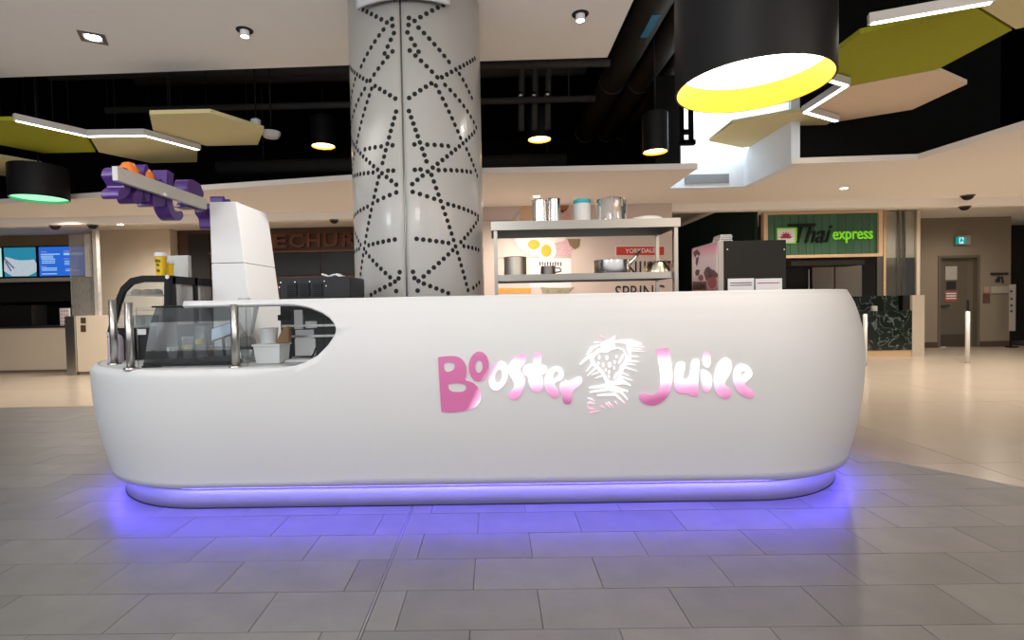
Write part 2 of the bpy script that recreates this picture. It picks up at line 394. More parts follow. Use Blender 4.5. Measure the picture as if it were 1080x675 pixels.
bm = bmesh.new(); lowc = []; uppc = []; r = .05
for p in plan:
    x = p[0]; left = p[3] > -.999 and x < XL+.001 or x < XTIP
    back_right = p[0] > XR
    if left: lo = DECK if (x < LOW[0][0]) else ell_tip(x, True)
    else: lo = ZTIP
    rr = 0
    if left: rr = r*min(1, max(0, (LOW[0][0]+.12-x)/.35))
    col = []
    zs = [ZB+(lo-rr-ZB)*(i/18) for i in range(19)]
    for z in zs: col.append(bm.verts.new(at(p, prof(z), z)))
    for i in range(1,6):
        t = PI/2*i/5; z = lo-rr+rr*math.sin(t); col.append(bm.verts.new(at(p, prof(lo-rr)-rr*(1-math.cos(t)), z)))
    lowc.append(col)
    if x >= XLEDGE-1e-6 and p[1] < 4 or x > 0:
        hi = ell_tip(x, False) if x < XTIP else ZTIP
        R2 = .014; col = []
        for i in range(11): z = hi+(ZT-R2-hi)*i/10; col.append(bm.verts.new(at(p, prof(z), z)))
        o0 = prof(ZT-R2)
        for i in range(1,6): t = PI/2*i/5; col.append(bm.verts.new(at(p, o0-R2*(1-math.cos(t)), ZT-R2+R2*math.sin(t))))
        for dd in (.12,.30): col.append(bm.verts.new(at(p, o0-R2-dd, ZT)))
        uppc.append(col)
    else: uppc.append(None)
for cols in (lowc, uppc):
    for a, b in zip(cols, cols[1:]):
        if a is None or b is None: continue
        for i in range(len(a)-1): bm.faces.new((a[i], b[i], b[i+1], a[i+1]))
bmesh.ops.remove_doubles(bm, verts=bm.verts, dist=.0004)
for f in bm.faces: f.smooth = True
bmesh.ops.recalc_face_normals(bm, faces=bm.faces)
# make sure normals look outward
fr = min(bm.faces, key=lambda f: (f.calc_center_median()-Vector((0,3.2,.7))).length)
if fr.normal.y > 0: bmesh.ops.reverse_faces(bm, faces=bm.faces)
me = bpy.data.meshes.new('shell'); bm.to_mesh(me); bm.free(); me.materials.append(M_white)
shell = bpy.data.objects.new('shell', me); C.objects.link(shell); shell.parent = kiosk; shell.matrix_parent_inverse = Matrix.Translation((0,-4.3,0))
sd = shell.modifiers.new('solid','SOLIDIFY'); sd.thickness = .03; sd.offset = -1
lab(shell, 'curved white front shell with an oval opening at its left end')
# deck at the low left end
dk = MB(); pts = [at(p, .125, DECK-.03) for p in plan if p[0] < -.75 and p[1] < 5.69]
pts += [Vector((-.75,YF+.0,DECK-.03)), Vector((-.75,4.22,DECK-.03)), Vector((-1.5,4.5,DECK-.03)), Vector((-1.5,5.65,DECK-.03))]
dk.prism(pts, (0,0,.028)); dko = dk.build('worktop', M_white, kiosk)
# plinth
M_plinth = mat('plinth_steel', (.60,.59,.58), .42, .6, noise=.06, nscale=25, stretch=(.6,6,12))
def ring(name, o0, o1, z0, z1, m):
    b = MB(); n = len(plan)
    for i in range(n-1):
        p, q = plan[i], plan[i+1]
        a = [at(p,o0,z0), at(q,o0,z0), at(q,o0,z1), at(p,o0,z1), at(p,o1,z0), at(q,o1,z0), at(q,o1,z1), at(p,o1,z1)]
        b.add(a, [(0,1,2,3),(7,6,5,4),(1,0,4,5),(3,2,6,7)], True)
    o = b.build(name, m, kiosk); return o
lab(ring('plinth', 0, -.03, .004, .166, M_plinth), 'brushed steel plinth')
ring('light_leak_cover', .050, -.03, .163, .168, M_plastic)  # hidden cover added to stop the blue strip leaking inward
ring('light_baffle', .043, .040, .146, .164, M_plastic)  # hidden ring added to keep the strip's glow off the plinth
ring('plinth_gasket', .003, -.02, .0, .006, M_plastic)
ring('led_strip', .060, .046, .154, .161, M_blue_led)['label'] = 'blue light strip under the shell lip'
# sneeze-guard posts and glass
for q in ((121,384),(138,389),(249,387)):
    b = PZ(q[0], q[1], DECK); top = {121:316,138:319,249:321}[q[0]]
    zt = PY(q[0], top, b.y).z; r_ = .024
    po = MB().tube((b.x,b.y,DECK-.003),(b.x,b.y,zt),r_,n=20).build('guard_post', M_steel, kiosk)
    MB().lathe([(0,.008),(.04,.008),(.043,.004),(.043,-.003)], (b.x,b.y,DECK), 20).build('post_flange', M_steel, po)
M_guard = glassmat('guard_glass', (.94,.95,.95), .0, ior=1.22)
gp = [(x,3.37) for x in (-2.31,-1.6,-1.1,XTIP+.12)]
gb = MB()
for a, b in zip(gp, gp[1:]): slab(gb, [a,b,(b[0],b[1]+.006),(a[0],a[1]+.006)], DECK, 1.335)
lab(gb.build('glass_guard', M_guard, kiosk), 'clear glass guard behind the oval opening')
# ------------------------------------------------------------------ lettering on the shell
def letter_mat(name='pink_white_band', pale=False):
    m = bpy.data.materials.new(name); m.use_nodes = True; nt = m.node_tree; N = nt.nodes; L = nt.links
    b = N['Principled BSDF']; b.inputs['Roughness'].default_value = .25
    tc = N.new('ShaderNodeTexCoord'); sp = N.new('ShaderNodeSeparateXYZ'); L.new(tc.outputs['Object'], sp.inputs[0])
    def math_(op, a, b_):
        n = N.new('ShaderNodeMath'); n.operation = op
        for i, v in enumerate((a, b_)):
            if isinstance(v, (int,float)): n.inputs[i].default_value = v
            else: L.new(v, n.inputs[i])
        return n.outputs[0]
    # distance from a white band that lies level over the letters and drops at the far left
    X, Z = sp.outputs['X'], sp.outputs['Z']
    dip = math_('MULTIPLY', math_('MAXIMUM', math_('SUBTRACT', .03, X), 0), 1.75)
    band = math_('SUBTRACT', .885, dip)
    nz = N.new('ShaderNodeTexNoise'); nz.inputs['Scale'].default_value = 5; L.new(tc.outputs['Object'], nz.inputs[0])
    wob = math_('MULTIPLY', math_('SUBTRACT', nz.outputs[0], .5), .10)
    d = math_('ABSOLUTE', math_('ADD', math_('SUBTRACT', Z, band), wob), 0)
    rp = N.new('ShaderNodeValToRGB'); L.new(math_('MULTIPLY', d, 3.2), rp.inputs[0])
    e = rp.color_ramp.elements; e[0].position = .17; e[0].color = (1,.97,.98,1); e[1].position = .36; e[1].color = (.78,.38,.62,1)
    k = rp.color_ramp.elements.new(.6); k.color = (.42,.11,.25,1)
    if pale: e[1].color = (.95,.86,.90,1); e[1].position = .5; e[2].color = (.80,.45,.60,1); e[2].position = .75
    L.new(rp.outputs[0], b.inputs['Base Color']); L.new(rp.outputs[0], b.inputs['Emission Color']); b.inputs['Emission Strength'].default_value = .42  # banded white-to-pink colour drives both base and emission
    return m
M_letter = letter_mat(); M_emb = letter_mat('white_pink_emblem', True)
A1 = lambda p: surf(450+p[0]/6.353, 345+p[1]/6.353)
A2 = lambda p: surf(600+p[0]/6.756, 345+p[1]/6.756)
A3 = lambda p: surf(665+p[0]/7.5, 345+p[1]/7.5)
on_shell = lambda u, v: Vector((u, YF-prof(v)-.004, v))
ZC = [.4+.03*i for i in range(30)]
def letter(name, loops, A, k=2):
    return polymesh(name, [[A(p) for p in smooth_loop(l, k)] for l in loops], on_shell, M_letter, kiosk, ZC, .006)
B_ = [[(77,205),(77,200),(180,190),(230,205),(260,245),(270,300),(262,340),(250,355),(300,365),(345,400),(368,450),(360,500),(325,540),(260,560),(170,570),(102,567),(98,560),(90,440),(82,300)],
      [(112,235),(170,235),(190,250),(185,282),(155,300),(120,298)], [(142,385),(160,374),(235,374),(267,390),(265,418),(240,434),(175,434),(146,415)]]
LET1 = [('letter_b', B_), ('letter_o', [ell(350,263,68,101,20,.06), ell(350,263,26,43,16,.06)]), ('letter_o', [ell(481,325,62,102,20,.28), ell(482,328,25,46,16,.2)]),
 ('letter_s', [[(600,195),(640,172),(672,200),(660,240),(632,262),(622,290),(655,330),(660,380),(640,435),(615,478),(585,490),(548,472),(548,445),(578,415),(590,385),(575,350),(548,310),(546,265),(565,225)]]),
 ('letter_t', [[(716,180),(745,168),(772,182),(766,235),(766,256),(803,256),(809,290),(790,312),(765,318),(780,350),(784,400),(760,432),(735,436),(703,422),(683,380),(680,330),(652,317),(644,285),(658,254),(690,246),(715,250)]]),
 ('letter_e', [[(850,262),(890,262),(917,295),(918,330),(905,352),(875,365),(855,377),(864,400),(888,430),(876,478),(845,474),(808,442),(787,395),(789,340),(813,290)], [(842,352),(848,308),(876,290),(884,310),(875,338)]]),
 ('letter_r', [[(890,385),(900,368),(930,366),(924,348),(950,368),(1020,326),(1043,345),(1040,382),(985,416),(976,440),(968,508),(940,518),(914,504),(904,440),(889,415)]])]
LET2 = [('letter_j', [[(199,178),(199,174),(295,163),(298,165),(320,260),(331,370),(327,450),(302,532),(256,588),(190,621),(128,615),(82,588),(62,550),(90,508),(140,535),(185,535),(215,510),(235,455),(235,380),(218,270)]]),
 ('letter_u', [[(350,320),(362,282),(400,268),(431,282),(430,330),(412,390),(420,414),(445,414),(465,385),(474,320),(482,258),(515,246),(546,258),(538,350),(532,440),(534,540),(530,548),(480,548),(450,518),(400,529),(357,508),(342,450),(346,380)]]),
 ('letter_i_dot', [[(597,184),(628,220),(635,270),(622,313),(600,322),(572,303),(567,250),(573,213)]]),
 ('letter_i', [[(556,330),(600,343),(637,375),(645,430),(634,492),(595,522),(570,502),(560,430),(553,370)]]),
 ('letter_c', [[(735,236),(772,242),(799,280),(798,330),(778,380),(745,430),(745,460),(788,488),(794,542),(760,572),(708,558),(672,517),(657,450),(659,370),(683,290)]]),
 ('letter_e', [[(880,288),(932,308),(958,350),(961,385),(925,420),(892,455),(925,473),(968,503),(974,553),(945,567),(893,548),(847,512),(817,460),(807,400),(812,345),(838,302)], [(868,350),(905,343),(907,365),(872,392)]])]
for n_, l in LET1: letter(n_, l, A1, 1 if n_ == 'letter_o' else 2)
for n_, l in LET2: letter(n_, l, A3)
# strawberry emblem
HALO = [[(180,190),(205,155),(265,148),(330,140),(390,155),(420,210),(415,260),(388,302),(368,340),(368,368),(400,385),(440,412),(380,406),(330,410),(265,408),(252,372),(232,332),(200,298),(160,267),(148,230)],
        [(190,200),(225,178),(270,182),(300,165),(345,152),(385,167),(402,205),(395,240),(365,280),(352,320),(350,360),(325,385),(295,388),(270,365),(250,320),(215,285),(185,255),(175,225)]]
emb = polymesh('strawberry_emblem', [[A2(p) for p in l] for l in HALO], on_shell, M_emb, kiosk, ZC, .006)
lab(emb, 'white line-drawn strawberry emblem')
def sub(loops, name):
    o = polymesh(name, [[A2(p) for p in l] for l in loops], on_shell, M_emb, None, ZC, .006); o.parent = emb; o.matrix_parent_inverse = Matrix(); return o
def stroke(pts, wd):
    """tapered stroke through points"""
    n = len(pts); Lf = []; Rt = []
    for i, p in enumerate(pts):
        a = pts[max(0,i-1)]; b = pts[min(n-1,i+1)]; dx, dy = b[0]-a[0], b[1]-a[1]; l = math.hypot(dx,dy) or 1
        k = wd/2*(math.sin(PI*min(1,max(.12,(i+.35)/(n-.3)))) if n > 2 else (1 if i == 0 else .15))
        Lf.append((p[0]-dy/l*k, p[1]+dx/l*k)); Rt.append((p[0]+dy/l*k, p[1]-dx/l*k))
    return Lf+Rt[::-1]
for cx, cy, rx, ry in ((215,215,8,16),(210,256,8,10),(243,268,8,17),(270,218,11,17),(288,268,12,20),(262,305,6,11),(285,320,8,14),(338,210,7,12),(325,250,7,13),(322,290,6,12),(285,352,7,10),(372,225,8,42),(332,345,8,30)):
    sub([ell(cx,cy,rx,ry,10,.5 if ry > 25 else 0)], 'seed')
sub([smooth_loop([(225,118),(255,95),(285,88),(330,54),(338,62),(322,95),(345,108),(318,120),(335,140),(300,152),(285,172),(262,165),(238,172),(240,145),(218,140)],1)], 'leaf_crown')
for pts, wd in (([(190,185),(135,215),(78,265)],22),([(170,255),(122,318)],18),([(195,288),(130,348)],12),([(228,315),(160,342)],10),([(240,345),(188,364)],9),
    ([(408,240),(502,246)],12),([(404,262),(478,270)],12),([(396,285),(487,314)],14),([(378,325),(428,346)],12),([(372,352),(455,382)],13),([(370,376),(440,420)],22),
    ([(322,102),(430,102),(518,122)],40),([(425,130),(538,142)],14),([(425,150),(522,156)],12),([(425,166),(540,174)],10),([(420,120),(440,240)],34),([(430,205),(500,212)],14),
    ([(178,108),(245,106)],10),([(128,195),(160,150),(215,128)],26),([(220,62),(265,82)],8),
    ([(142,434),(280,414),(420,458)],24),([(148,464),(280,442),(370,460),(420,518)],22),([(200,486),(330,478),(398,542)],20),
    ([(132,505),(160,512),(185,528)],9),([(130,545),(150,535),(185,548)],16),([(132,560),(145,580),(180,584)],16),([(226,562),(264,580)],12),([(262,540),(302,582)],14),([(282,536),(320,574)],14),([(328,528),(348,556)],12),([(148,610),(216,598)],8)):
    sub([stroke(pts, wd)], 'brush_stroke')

# ================================================================== COLUMN
CC = Vector((-.68, 4.86, 0)); CR = .585
def on_col(px, py):
    d = ray(px, py); a = d.x**2+d.y**2; b = -2*(d.x*CC.x+d.y*CC.y); c = CC.x**2+CC.y**2-CR**2
    disc = b*b-4*a*c
    t = (-b-math.sqrt(max(0,disc)))/(2*a)
    return math.atan2(d.y*t-CC.y, d.x*t-CC.x), HC+d.z*t
TS = on_col(425.5, 160)[0]         # seam angle
col_o = thing('perforated_column', 'round pale grey metal-clad column with dotted black line pattern', 'column', (CC.x,CC.y,0))
def arc(name, t0, t1, r0, r1, z0, z1, m, n=48):
    b = MB()
    for i in range(n):
        a0, a1 = t0+(t1-t0)*i/n, t0+(t1-t0)*(i+1)/n
        vs = [Vector((CC.x+r_*math.cos(a), CC.y+r_*math.sin(a), z)) for a in (a0,a1) for r_ in (r0,r1) for z in (z0,z1)]
        f = [(2,6,7,3),(1,5,4,0),(3,7,5,1),(0,4,6,2)]
        if i == 0: f.append((0,2,3,1))
        if i == n-1: f.append((4,5,7,6))
        b.add(vs, f, True)
    return b.build(name, m, col_o)
gp_ = .012
arc('core', 0, 2*PI, CR-.06, CR-.022, 0, CZ, M_seam, 40)
arc('cladding_panel', TS+gp_, TS+PI-gp_, CR-.02, CR, 0, CZ-.005, M_col)
arc('cladding_panel', TS-PI+gp_, TS-gp_, CR-.02, CR, 0, CZ-.005, M_col)
arc('seam_strip', TS-.005, TS+.005, CR-.02, CR-.003, 0, CZ-.005, M_steel, 2)
ca = on_col(384,12)[0]; cb_ = on_col(470,8)[0]
lab(arc('collar_plate', ca, cb_, CR+.06, CR+.085, on_col(427,4)[1]+.0, CZ-.005, M_white, 24), 'white curved cover plate at the top')
SEG = [((379,8.3),(414,27.3)),((413.3,20),(413.3,20)),((404.5,31.3),(381,70)),((415.5,35),(405.7,56.4)),((414,54.3),(390.5,85)),((388.7,88),(369.5,140)),((368.3,68.5),(417,104)),((374.7,83.4),(370,109)),((392,93.6),(376.6,149.8)),
 ((417.8,117.8),(403.5,172)),((385,157.6),(402,154.5)),((414,153.3),(414,153.3)),((370,142),(418,194.8)),((373.8,162),(370,190)),((371,187.7),(393.5,182)),((409.3,180),(414.8,180)),((399.7,186.5),(378.4,308.5)),
 ((398.5,211.6),(418,203)),((372.6,231.8),(387.7,218)),((371,235.5),(416.6,297)),((389,258.7),(416.4,252.6)),((371.5,267),(378.9,262.5)),((421.6,287),(417.9,307)),((391.4,311),(411.6,300)),((371.8,301),(377.6,309))]
dots = MB(); seen = []
for a, b in SEG:
    (t0,z0),(t1,z1) = on_col(*a), on_col(*b); ln = math.hypot((t1-t0)*CR, z1-z0); n = max(1, round(ln/.0545))
    for i in range(n+1):
        k = i/n if n else 0; t, z = t0+(t1-t0)*k, z0+(z1-z0)*k
        if ln < .01 and i: continue
        if any(abs(t-q[0])*CR < .03 and abs(z-q[1]) < .03 for q in seen): continue
        seen.append((t,z))
for t, z in seen:
    for tt in (t, 2*TS-t, t+PI, 2*TS-t+PI):
        c = Vector((CC.x+CR*math.cos(tt), CC.y+CR*math.sin(tt), z)); nn = Vector((math.cos(tt), math.sin(tt), 0)); u = Vector((-nn.y, nn.x, 0)); k = len(dots.v)
        vs = [c+u*(.0198*math.cos(q))+Vector((0,0,.0198*math.sin(q)))+nn*(.0012-CR*(1-math.cos(.0198*math.cos(q)/CR))) for q in (2*PI*i/10 for i in range(10))]
        dots.add(vs, [tuple(range(10))])
dd = dots.build('perforations', M_hole, col_o); dd['kind'] = 'stuff'; lab(dd, 'lines of round black perforations')

# ================================================================== THINGS ON AND BEHIND THE KIOSK
def lathe_thing(name, prof_, c, m, label, cat, group=None, n=24):
    return tag(MB().lathe(prof_, c, n).build(name, m), label, cat, group)
# ---- white tower with the cantilevered sign
tw = thing('sign_tower', 'tall white tapered tower rising behind the display case', 'tower', (-2.2,4.6,DECK))
tp = [(-2.31,4.3),(-2.31,4.9)]
b = MB()
TX0, TX1b, TX1t, TY0, TY1, TZ = -2.31, -1.96, -2.09, 4.3, 4.9, 2.19
def txr(z): return TX1t+(TX1b-TX1t)*(TZ-z)/(TZ-.95)
def tpanel(z0, z1, name):
    b = MB(); v = [(TX0,TY0,z0),(txr(z0),TY0,z0),(txr(z0),TY1,z0),(TX0,TY1,z0),(TX0,TY0,z1),(txr(z1),TY0,z1),(txr(z1),TY1,z1),(TX0,TY1,z1)]
    b.add(v, [(3,2,1,0),(4,5,6,7),(0,1,5,4),(1,2,6,5),(2,3,7,6),(3,0,4,7)]); return bevel(b.build(name, M_white, tw), .004)
zseam = PX(257,277,txr(1.7)).z
tpanel(DECK, zseam-.002, 'lower_panel'); tpanel(zseam+.002, TZ, 'upper_panel')
sg = thing('cantilever_sign', 'purple block-letter sign on a pale grey beam projecting from the white tower', 'sign', (-2.345,3.8,2.17))
bevel(box('beam', -2.365, -2.33, 3.28, 4.3, 2.128, 2.218, M_beam, sg), .003)
MB().tube((-2.33,3.74,2.135),(-2.315,3.74,2.135),.013,n=14).build('bolt_cap', M_paper, sg)
# channel letters on the outer face (they read from the left; here their backs and edges show), end of the name nearest the camera
def chan(name, loops, A, sc, y0, z0, d=.11, m=M_purple, x0=-2.375):
    """pixel outlines in the traced crop; u grows to the right of the front lettering -> towards the camera (-Y)"""
    L_ = [[((p[0])*sc, -(p[1])*sc) for p in smooth_loop(l, 1)] for l in loops]
    o = polymesh(name, L_, lambda u, v: Vector((x0-d/2, y0-u, z0+v)), m, sg, None, d); return o
K1 = 1/6.353; K3 = 1/7.5
SC = .0058           # metres per photo pixel of the front lettering
YS, ZS = 5.27, 2.335     # where pixel (462,370) of the lettering goes
for n_, l in LET1:
    l2 = [[((450+p[0]*K1-462), (345+p[1]*K1-368)) for p in q] for q in l]
    chan('channel_'+n_, l2, None, SC, YS, ZS)
for n_, l in LET2:
    l2 = [[((665+p[0]*K3-462), (345+p[1]*K3-368)) for p in q] for q in l]
    chan('channel_'+n_, l2, None, SC, YS, ZS)
bl = [[((600+p[0]/6.756-462), (345+p[1]/6.756-368)) for p in HALO[0]]]
chan('channel_strawberry', bl, None, SC, YS, ZS)
for y, z in ((3.50,2.215),(3.66,2.215)):
    b = MB().lathe([(0,.10),(.035,.088),(.058,.05),(.062,0),(.0,0)], (-2.41,y,z-.01), 16); b.build('orange_dome', M_orange, sg)
# ---- refrigerated display case
fx0, fx1, fy0, fy1, fz1 = -2.93, -2.43, 3.95, 4.58, 1.575
dc = thing('display_case', 'black-framed curved glass refrigerated display case on the low worktop', 'display case', (-2.68,4.27,DECK))
Fp = lambda px, py: PY(px, py, fy0)
outer = [(118,380),(112.5,352),(121,318),(127,303),(137,293.5),(150,290.5),(182,290.5),(182,385),(150,385)]
inner = [(124.5,366),(118.5,352),(126,322),(131,308),(139,300),(150,297.5),(173,297.5),(173,348),(140,348),(140,366)]
for y in (fy0, fy1-.03):
    polymesh('end_frame', [[(Fp(*p).x, Fp(*p).z) for p in outer], [(Fp(*p).x, Fp(*p).z) for p in inner[:7]+[(173,346),(121,346)]]], lambda u, v, y=y: Vector((u, y+.015, max(v,DECK))), M_plastic, dc, None, .03)
    polymesh('end_glass', [[(Fp(*p).x, Fp(*p).z) for p in inner[:7]+[(173,346),(121,346)]]], lambda u, v, y=y: Vector((u, y+.016, v)), M_glass, dc, None, .004)
prev = None; gb = MB()
for p in outer[1:6]:
    q = Fp(*p)
    if prev is not None: gb.add([(prev.x+.01,fy0+.03,prev.z),(prev.x+.01,fy1-.03,prev.z),(q.x+.01,fy1-.03,q.z),(q.x+.01,fy0+.03,q.z)], [(0,1,2,3)], True)
    prev = q
gb.build('curved_glass', M_glass, dc)
box('top_panel', Fp(140,290).x, fx1, fy0+.03, fy1-.03, fz1-.025, fz1, M_plastic, dc)
box('base_cabinet', fx0+.04, fx1, fy0+.03, fy1-.03, DECK, DECK+.24, M_plastic, dc, .006)
# rear side with two framed sliding doors
rb = MB(); rx = fx1-.002
for y0_, y1_, z0_, z1_ in ((fy0,fy0+.04,DECK,fz1),(fy1-.04,fy1,DECK,fz1),(fy0,fy1,fz1-.06,fz1),(fy0,fy1,DECK+.2,DECK+.26),((fy0+fy1)/2-.02,(fy0+fy1)/2+.02,DECK+.2,fz1)): rb.box(rx-.02,rx+.012,y0_,y1_,z0_,z1_)
rb.build('rear_frame', M_plastic, dc)
for k in range(2): box('sliding_door', rx-.012, rx-.006, fy0+.04+.29*k, fy0+.29+.29*k, DECK+.26, fz1-.06, glassmat('amber_lit_glass', (.8,.62,.52), .5), dc)  # amber light on the doors is put into the glass tint
for z in (DECK+.25, DECK+.37, DECK+.49): box('glass_shelf', fx0+.05, fx1-.03, fy0+.035, fy1-.035, z, z+.006, M_acryl, dc)
box('warning_sticker', Fp(145,347).x, Fp(154,347).x, fy0-.002, fy0+.001, Fp(150,353).z, Fp(150,347).z, M_paper, dc)
MB().tube((Fp(176.5,292).x,fy0-.004,Fp(176,292).z),(Fp(176.5,292).x,fy0+.002,Fp(176,292).z),.016,n=14).build('frame_screw', M_steel, dc)
MB().tube((Fp(114.5,352.5).x,fy0-.004,Fp(114,352.5).z),(Fp(114.5,352.5).x,fy0+.002,Fp(114,352.5).z),.016,n=14).build('frame_screw', M_steel, dc)
M_food = mat('pastry_brown', (.28,.17,.09), .8, noise=.4, nscale=30); M_foodg = mat('pale_packet', (.42,.48,.42), .5, noise=.2, nscale=15)
for k, (px, z, m, nm, lb) in enumerate(((145,DECK+.496,M_food,'pastry','brown pastry on the top shelf of the display case, nearest its curved glass'),(156,DECK+.496,M_food,'pastry','brown pastry on the top shelf of the display case, middle of three'),(166,DECK+.496,M_food,'pastry','brown pastry on the top shelf of the display case, nearest the sliding doors'),
        (146,DECK+.256,M_foodg,'snack_tub','pale green tub on the lowest shelf of the display case, nearer its curved glass'),(160,DECK+.256,M_foodg,'snack_tub','pale green tub on the lowest shelf of the display case, nearer the sliding doors'))):
    x = PY(px,320,4.2).x
    if nm == 'pastry': tag(MB().lathe([(0,.05),(.028,.045),(.042,.025),(.04,.0),(0,0)],(x,4.2,z),14).build(nm, m), lb, 'pastry', 'pastries in the display case')
    else: tag(MB().lathe([(0,0),(.042,0),(.05,.075),(.052,.08),(0,.08)],(x,4.2,z),16).build(nm, m), lb, 'tub', 'tubs in the display case')
# ---- paper cups on the case
M_yel = mat('yellow_card', (.80,.52,.01), .5, noise=.05)
def paper_cup(px, py, pt, Y, wd, label, mark):
    p0 = PY(px, py, Y); z0 = fz1+.001; h = PY(px, pt, Y).z-z0
    t = thing('paper_cup', label, 'cup', (p0.x,Y,z0), 'yellow paper cups')
    MB().lathe([(0,0),(wd*.36,0),(wd*.46,h*.86),(0,h*.86)], (p0.x,Y,z0), 20).build('cup_body', M_yel, t)
    MB().lathe([(wd*.5,h*.84),(wd*.51,h*.9),(wd*.46,h*.93),(wd*.45,h),(0,h)], (p0.x,Y,z0), 20).build('lid', M_paper, t)
    if mark:
        for k, (u, v, s_) in enumerate(((0,.66,.034),(0,.50,.02),(.002,.27,.022))):
            mm = MB(); r_ = wd*.36+(wd*.10)*v/.86+.0015
            for i in range(7):
                a0 = -PI/2-.55*s_/.034+.157*s_/.034*i; 
                a1 = a0+.11*s_/.034; zz = z0+h*v+.006*math.sin(i*2.1)
                q = [(p0.x+r_*math.cos(a),Y+r_*math.sin(a),z) for a in (a0,a1) for z in (zz-.010,zz+.010)]
                mm.add(q, [(0,2,3,1)])
            mm.build('printed_mark', M_ink, t)
paper_cup(170, 288, 266.5, 4.16, .092, 'taller yellow paper cup with white lid on the display case', True)
paper_cup(178.5, 288, 275.5, 4.27, .078, 'shorter yellow paper cup half hidden behind the taller one', False)
wb = box('menu_holder', PY(181,280,4.5).x, PY(202,280,4.5).x, 4.45, 4.5, fz1+.001, PY(190,270,4.5).z, mat('pale_grey_plastic',(.62,.62,.60),.5,noise=.03), None, .004); tag(wb, 'plain pale grey box standing behind the yellow cups', 'box')
# ---- clear domed bin with cups in front of the case
db = thing('cup_bin', 'smoky clear slanted dispenser bin with black base and lid on the worktop', 'bin', (-2.05,3.62,DECK))
bx0, bx1, by0, by1 = PZ(154,386,DECK).x, PZ(238,386,DECK).x, 3.47, 3.85
b = MB(); b.box(bx0,bx1,by0,by1,DECK,DECK+.028); bevel(b.build('tray', M_plastic, db), .008)
def frus(b, x0,x1,y0,y1,z0, X0,X1,Y0,Y1,z1, caps=False):
    v = [(x0,y0,z0),(x1,y0,z0),(x1,y1,z0),(x0,y1,z0),(X0,Y0,z1),(X1,Y0,z1),(X1,Y1,z1),(X0,Y1,z1)]
    f = [(0,1,5,4),(1,2,6,5),(2,3,7,6),(3,0,4,7)]+([(3,2,1,0),(4,5,6,7)] if caps else []); return b.add(v, f)
zl = 1.335
s0 = PY(165,318,3.6).x; s1 = PY(236,318,3.6).x
M_smoke = glassmat('smoked_plastic', (.46,.49,.50), .03, .4, ior=1.12)
frus(MB(), bx0+.005,bx1-.005,by0+.005,by1-.005,DECK+.028, bx0+.016,bx1-.01,by0+.012,by1-.01,DECK+.10).build('lower_wall', M_smoke, db)
frus(MB(), bx0+.016,bx1-.01,by0+.012,by1-.01,DECK+.10, s0-.0,s1-.01,by0+.06,by1-.03,zl-.10).build('clear_wall', M_acryl, db)
frus(MB(), s0,s1-.01,by0+.06,by1-.03,zl-.10, s0+.02,s1-.02,by0+.09,by1-.05,zl).build('upper_wall', M_smoke, db)
bevel(box('lid', s0-.005, s1, by0+.08, by1-.04, zl, zl+.012, M_plastic, db), .004)
for k, (px, zt, lb) in enumerate(((182,1.06,'short clear plastic cup in the dispenser bin'),(198,1.13,'medium clear plastic cup in the dispenser bin'),(212,1.20,'tall stack of clear plastic cups in the dispenser bin'))):
    x = PY(px,370,3.66).x; z0 = DECK+.03; hh = zt-z0
    prf = [(.026,0),(.026,.003),(.036,hh*.85),(.038,hh*.88),(.034,hh*.9),(.04,hh),(.037,hh)] if k == 2 else [(.026,0),(.026,.003),(.038,hh),(.040,hh),(.040,hh-.006)]
    t = thing('plastic_cup', lb, 'cup', (x,3.66,z0), 'clear cups in the bin'); MB().lathe([(0,0)]+prf, (x,3.66,z0), 18).build('cup_body', M_cup, t)
    if k: MB().lathe([(.0335,hh*.45),(.0350,hh*.62)], (x,3.66,z0), 18).build('printed_band', mat('gold_print',(.45,.36,.12),.5,noise=.3,nscale=40), t)
# a cable on the worktop
cb = MB().path([(bx0+.16,3.42,DECK+.004),(bx0+.05,3.40,DECK+.004),(bx0+.02,3.43,DECK+.004),(bx0+.05,3.47,DECK+.004)], .004)
tag(cb.build('cable_loop', M_plastic), 'thin black cable loop lying before the dispenser bin', 'cable')
# bottle behind the posts
bp = PZ(127,380,DECK); 
lathe_thing('lotion_bottle', [(0,0),(.045,0),(.05,.02),(.05,.16),(.04,.19),(.02,.205),(.02,.23),(0,.23)], (bp.x+.06,3.82,DECK), mat('lilac_plastic',(.50,.42,.52),.4,noise=.08), 'lilac plastic bottle behind the steel posts', 'bottle')
# ---- blender with its jar, tablet, white tubs
BY = 4.1
bd = thing('blender', 'grey blender with a large tapered clear jar behind the middle post', 'blender', (-1.95,4.1,DECK))
bx = -1.955
MB().lathe([(0,0),(.085,0),(.09,.02),(.075,.12),(.055,.155),(0,.16)], (bx,BY,DECK), 20).build('motor_base', mat('grey_plastic',(.30,.30,.30),.45,noise=.1), bd)
jar = MB(); jar.lathe([(.055,.16),(.062,.18),(.118,.405),(.128,.41),(.128,.425),(.118,.425)], (bx,BY,DECK), 4); jar.build('jar', M_acryl, bd)
MB().lathe([(.12,.425),(.122,.435),(.05,.44),(.04,.455),(0,.455)], (bx,BY,DECK), 20).build('jar_lid', M_acryl, bd)
MB().lathe([(0,.162),(.03,.165),(.012,.19),(0,.2)], (bx,BY,DECK), 12).build('blade', M_steel, bd)
tb = thing('tablet', 'tablet leaning on a small stand left of the middle post', 'tablet', (-2.0,3.72,DECK))
Mt = Matrix.Translation((PY(234,350,3.97).x,3.97,DECK+.20)) @ Matrix.Rotation(math.radians(-18),4,'Y') @ Matrix.Rotation(math.radians(-35),4,'X')
MB().box(-.085,.085,-.005,.005,-.06,.06,Mt).build('case', M_plastic, tb)
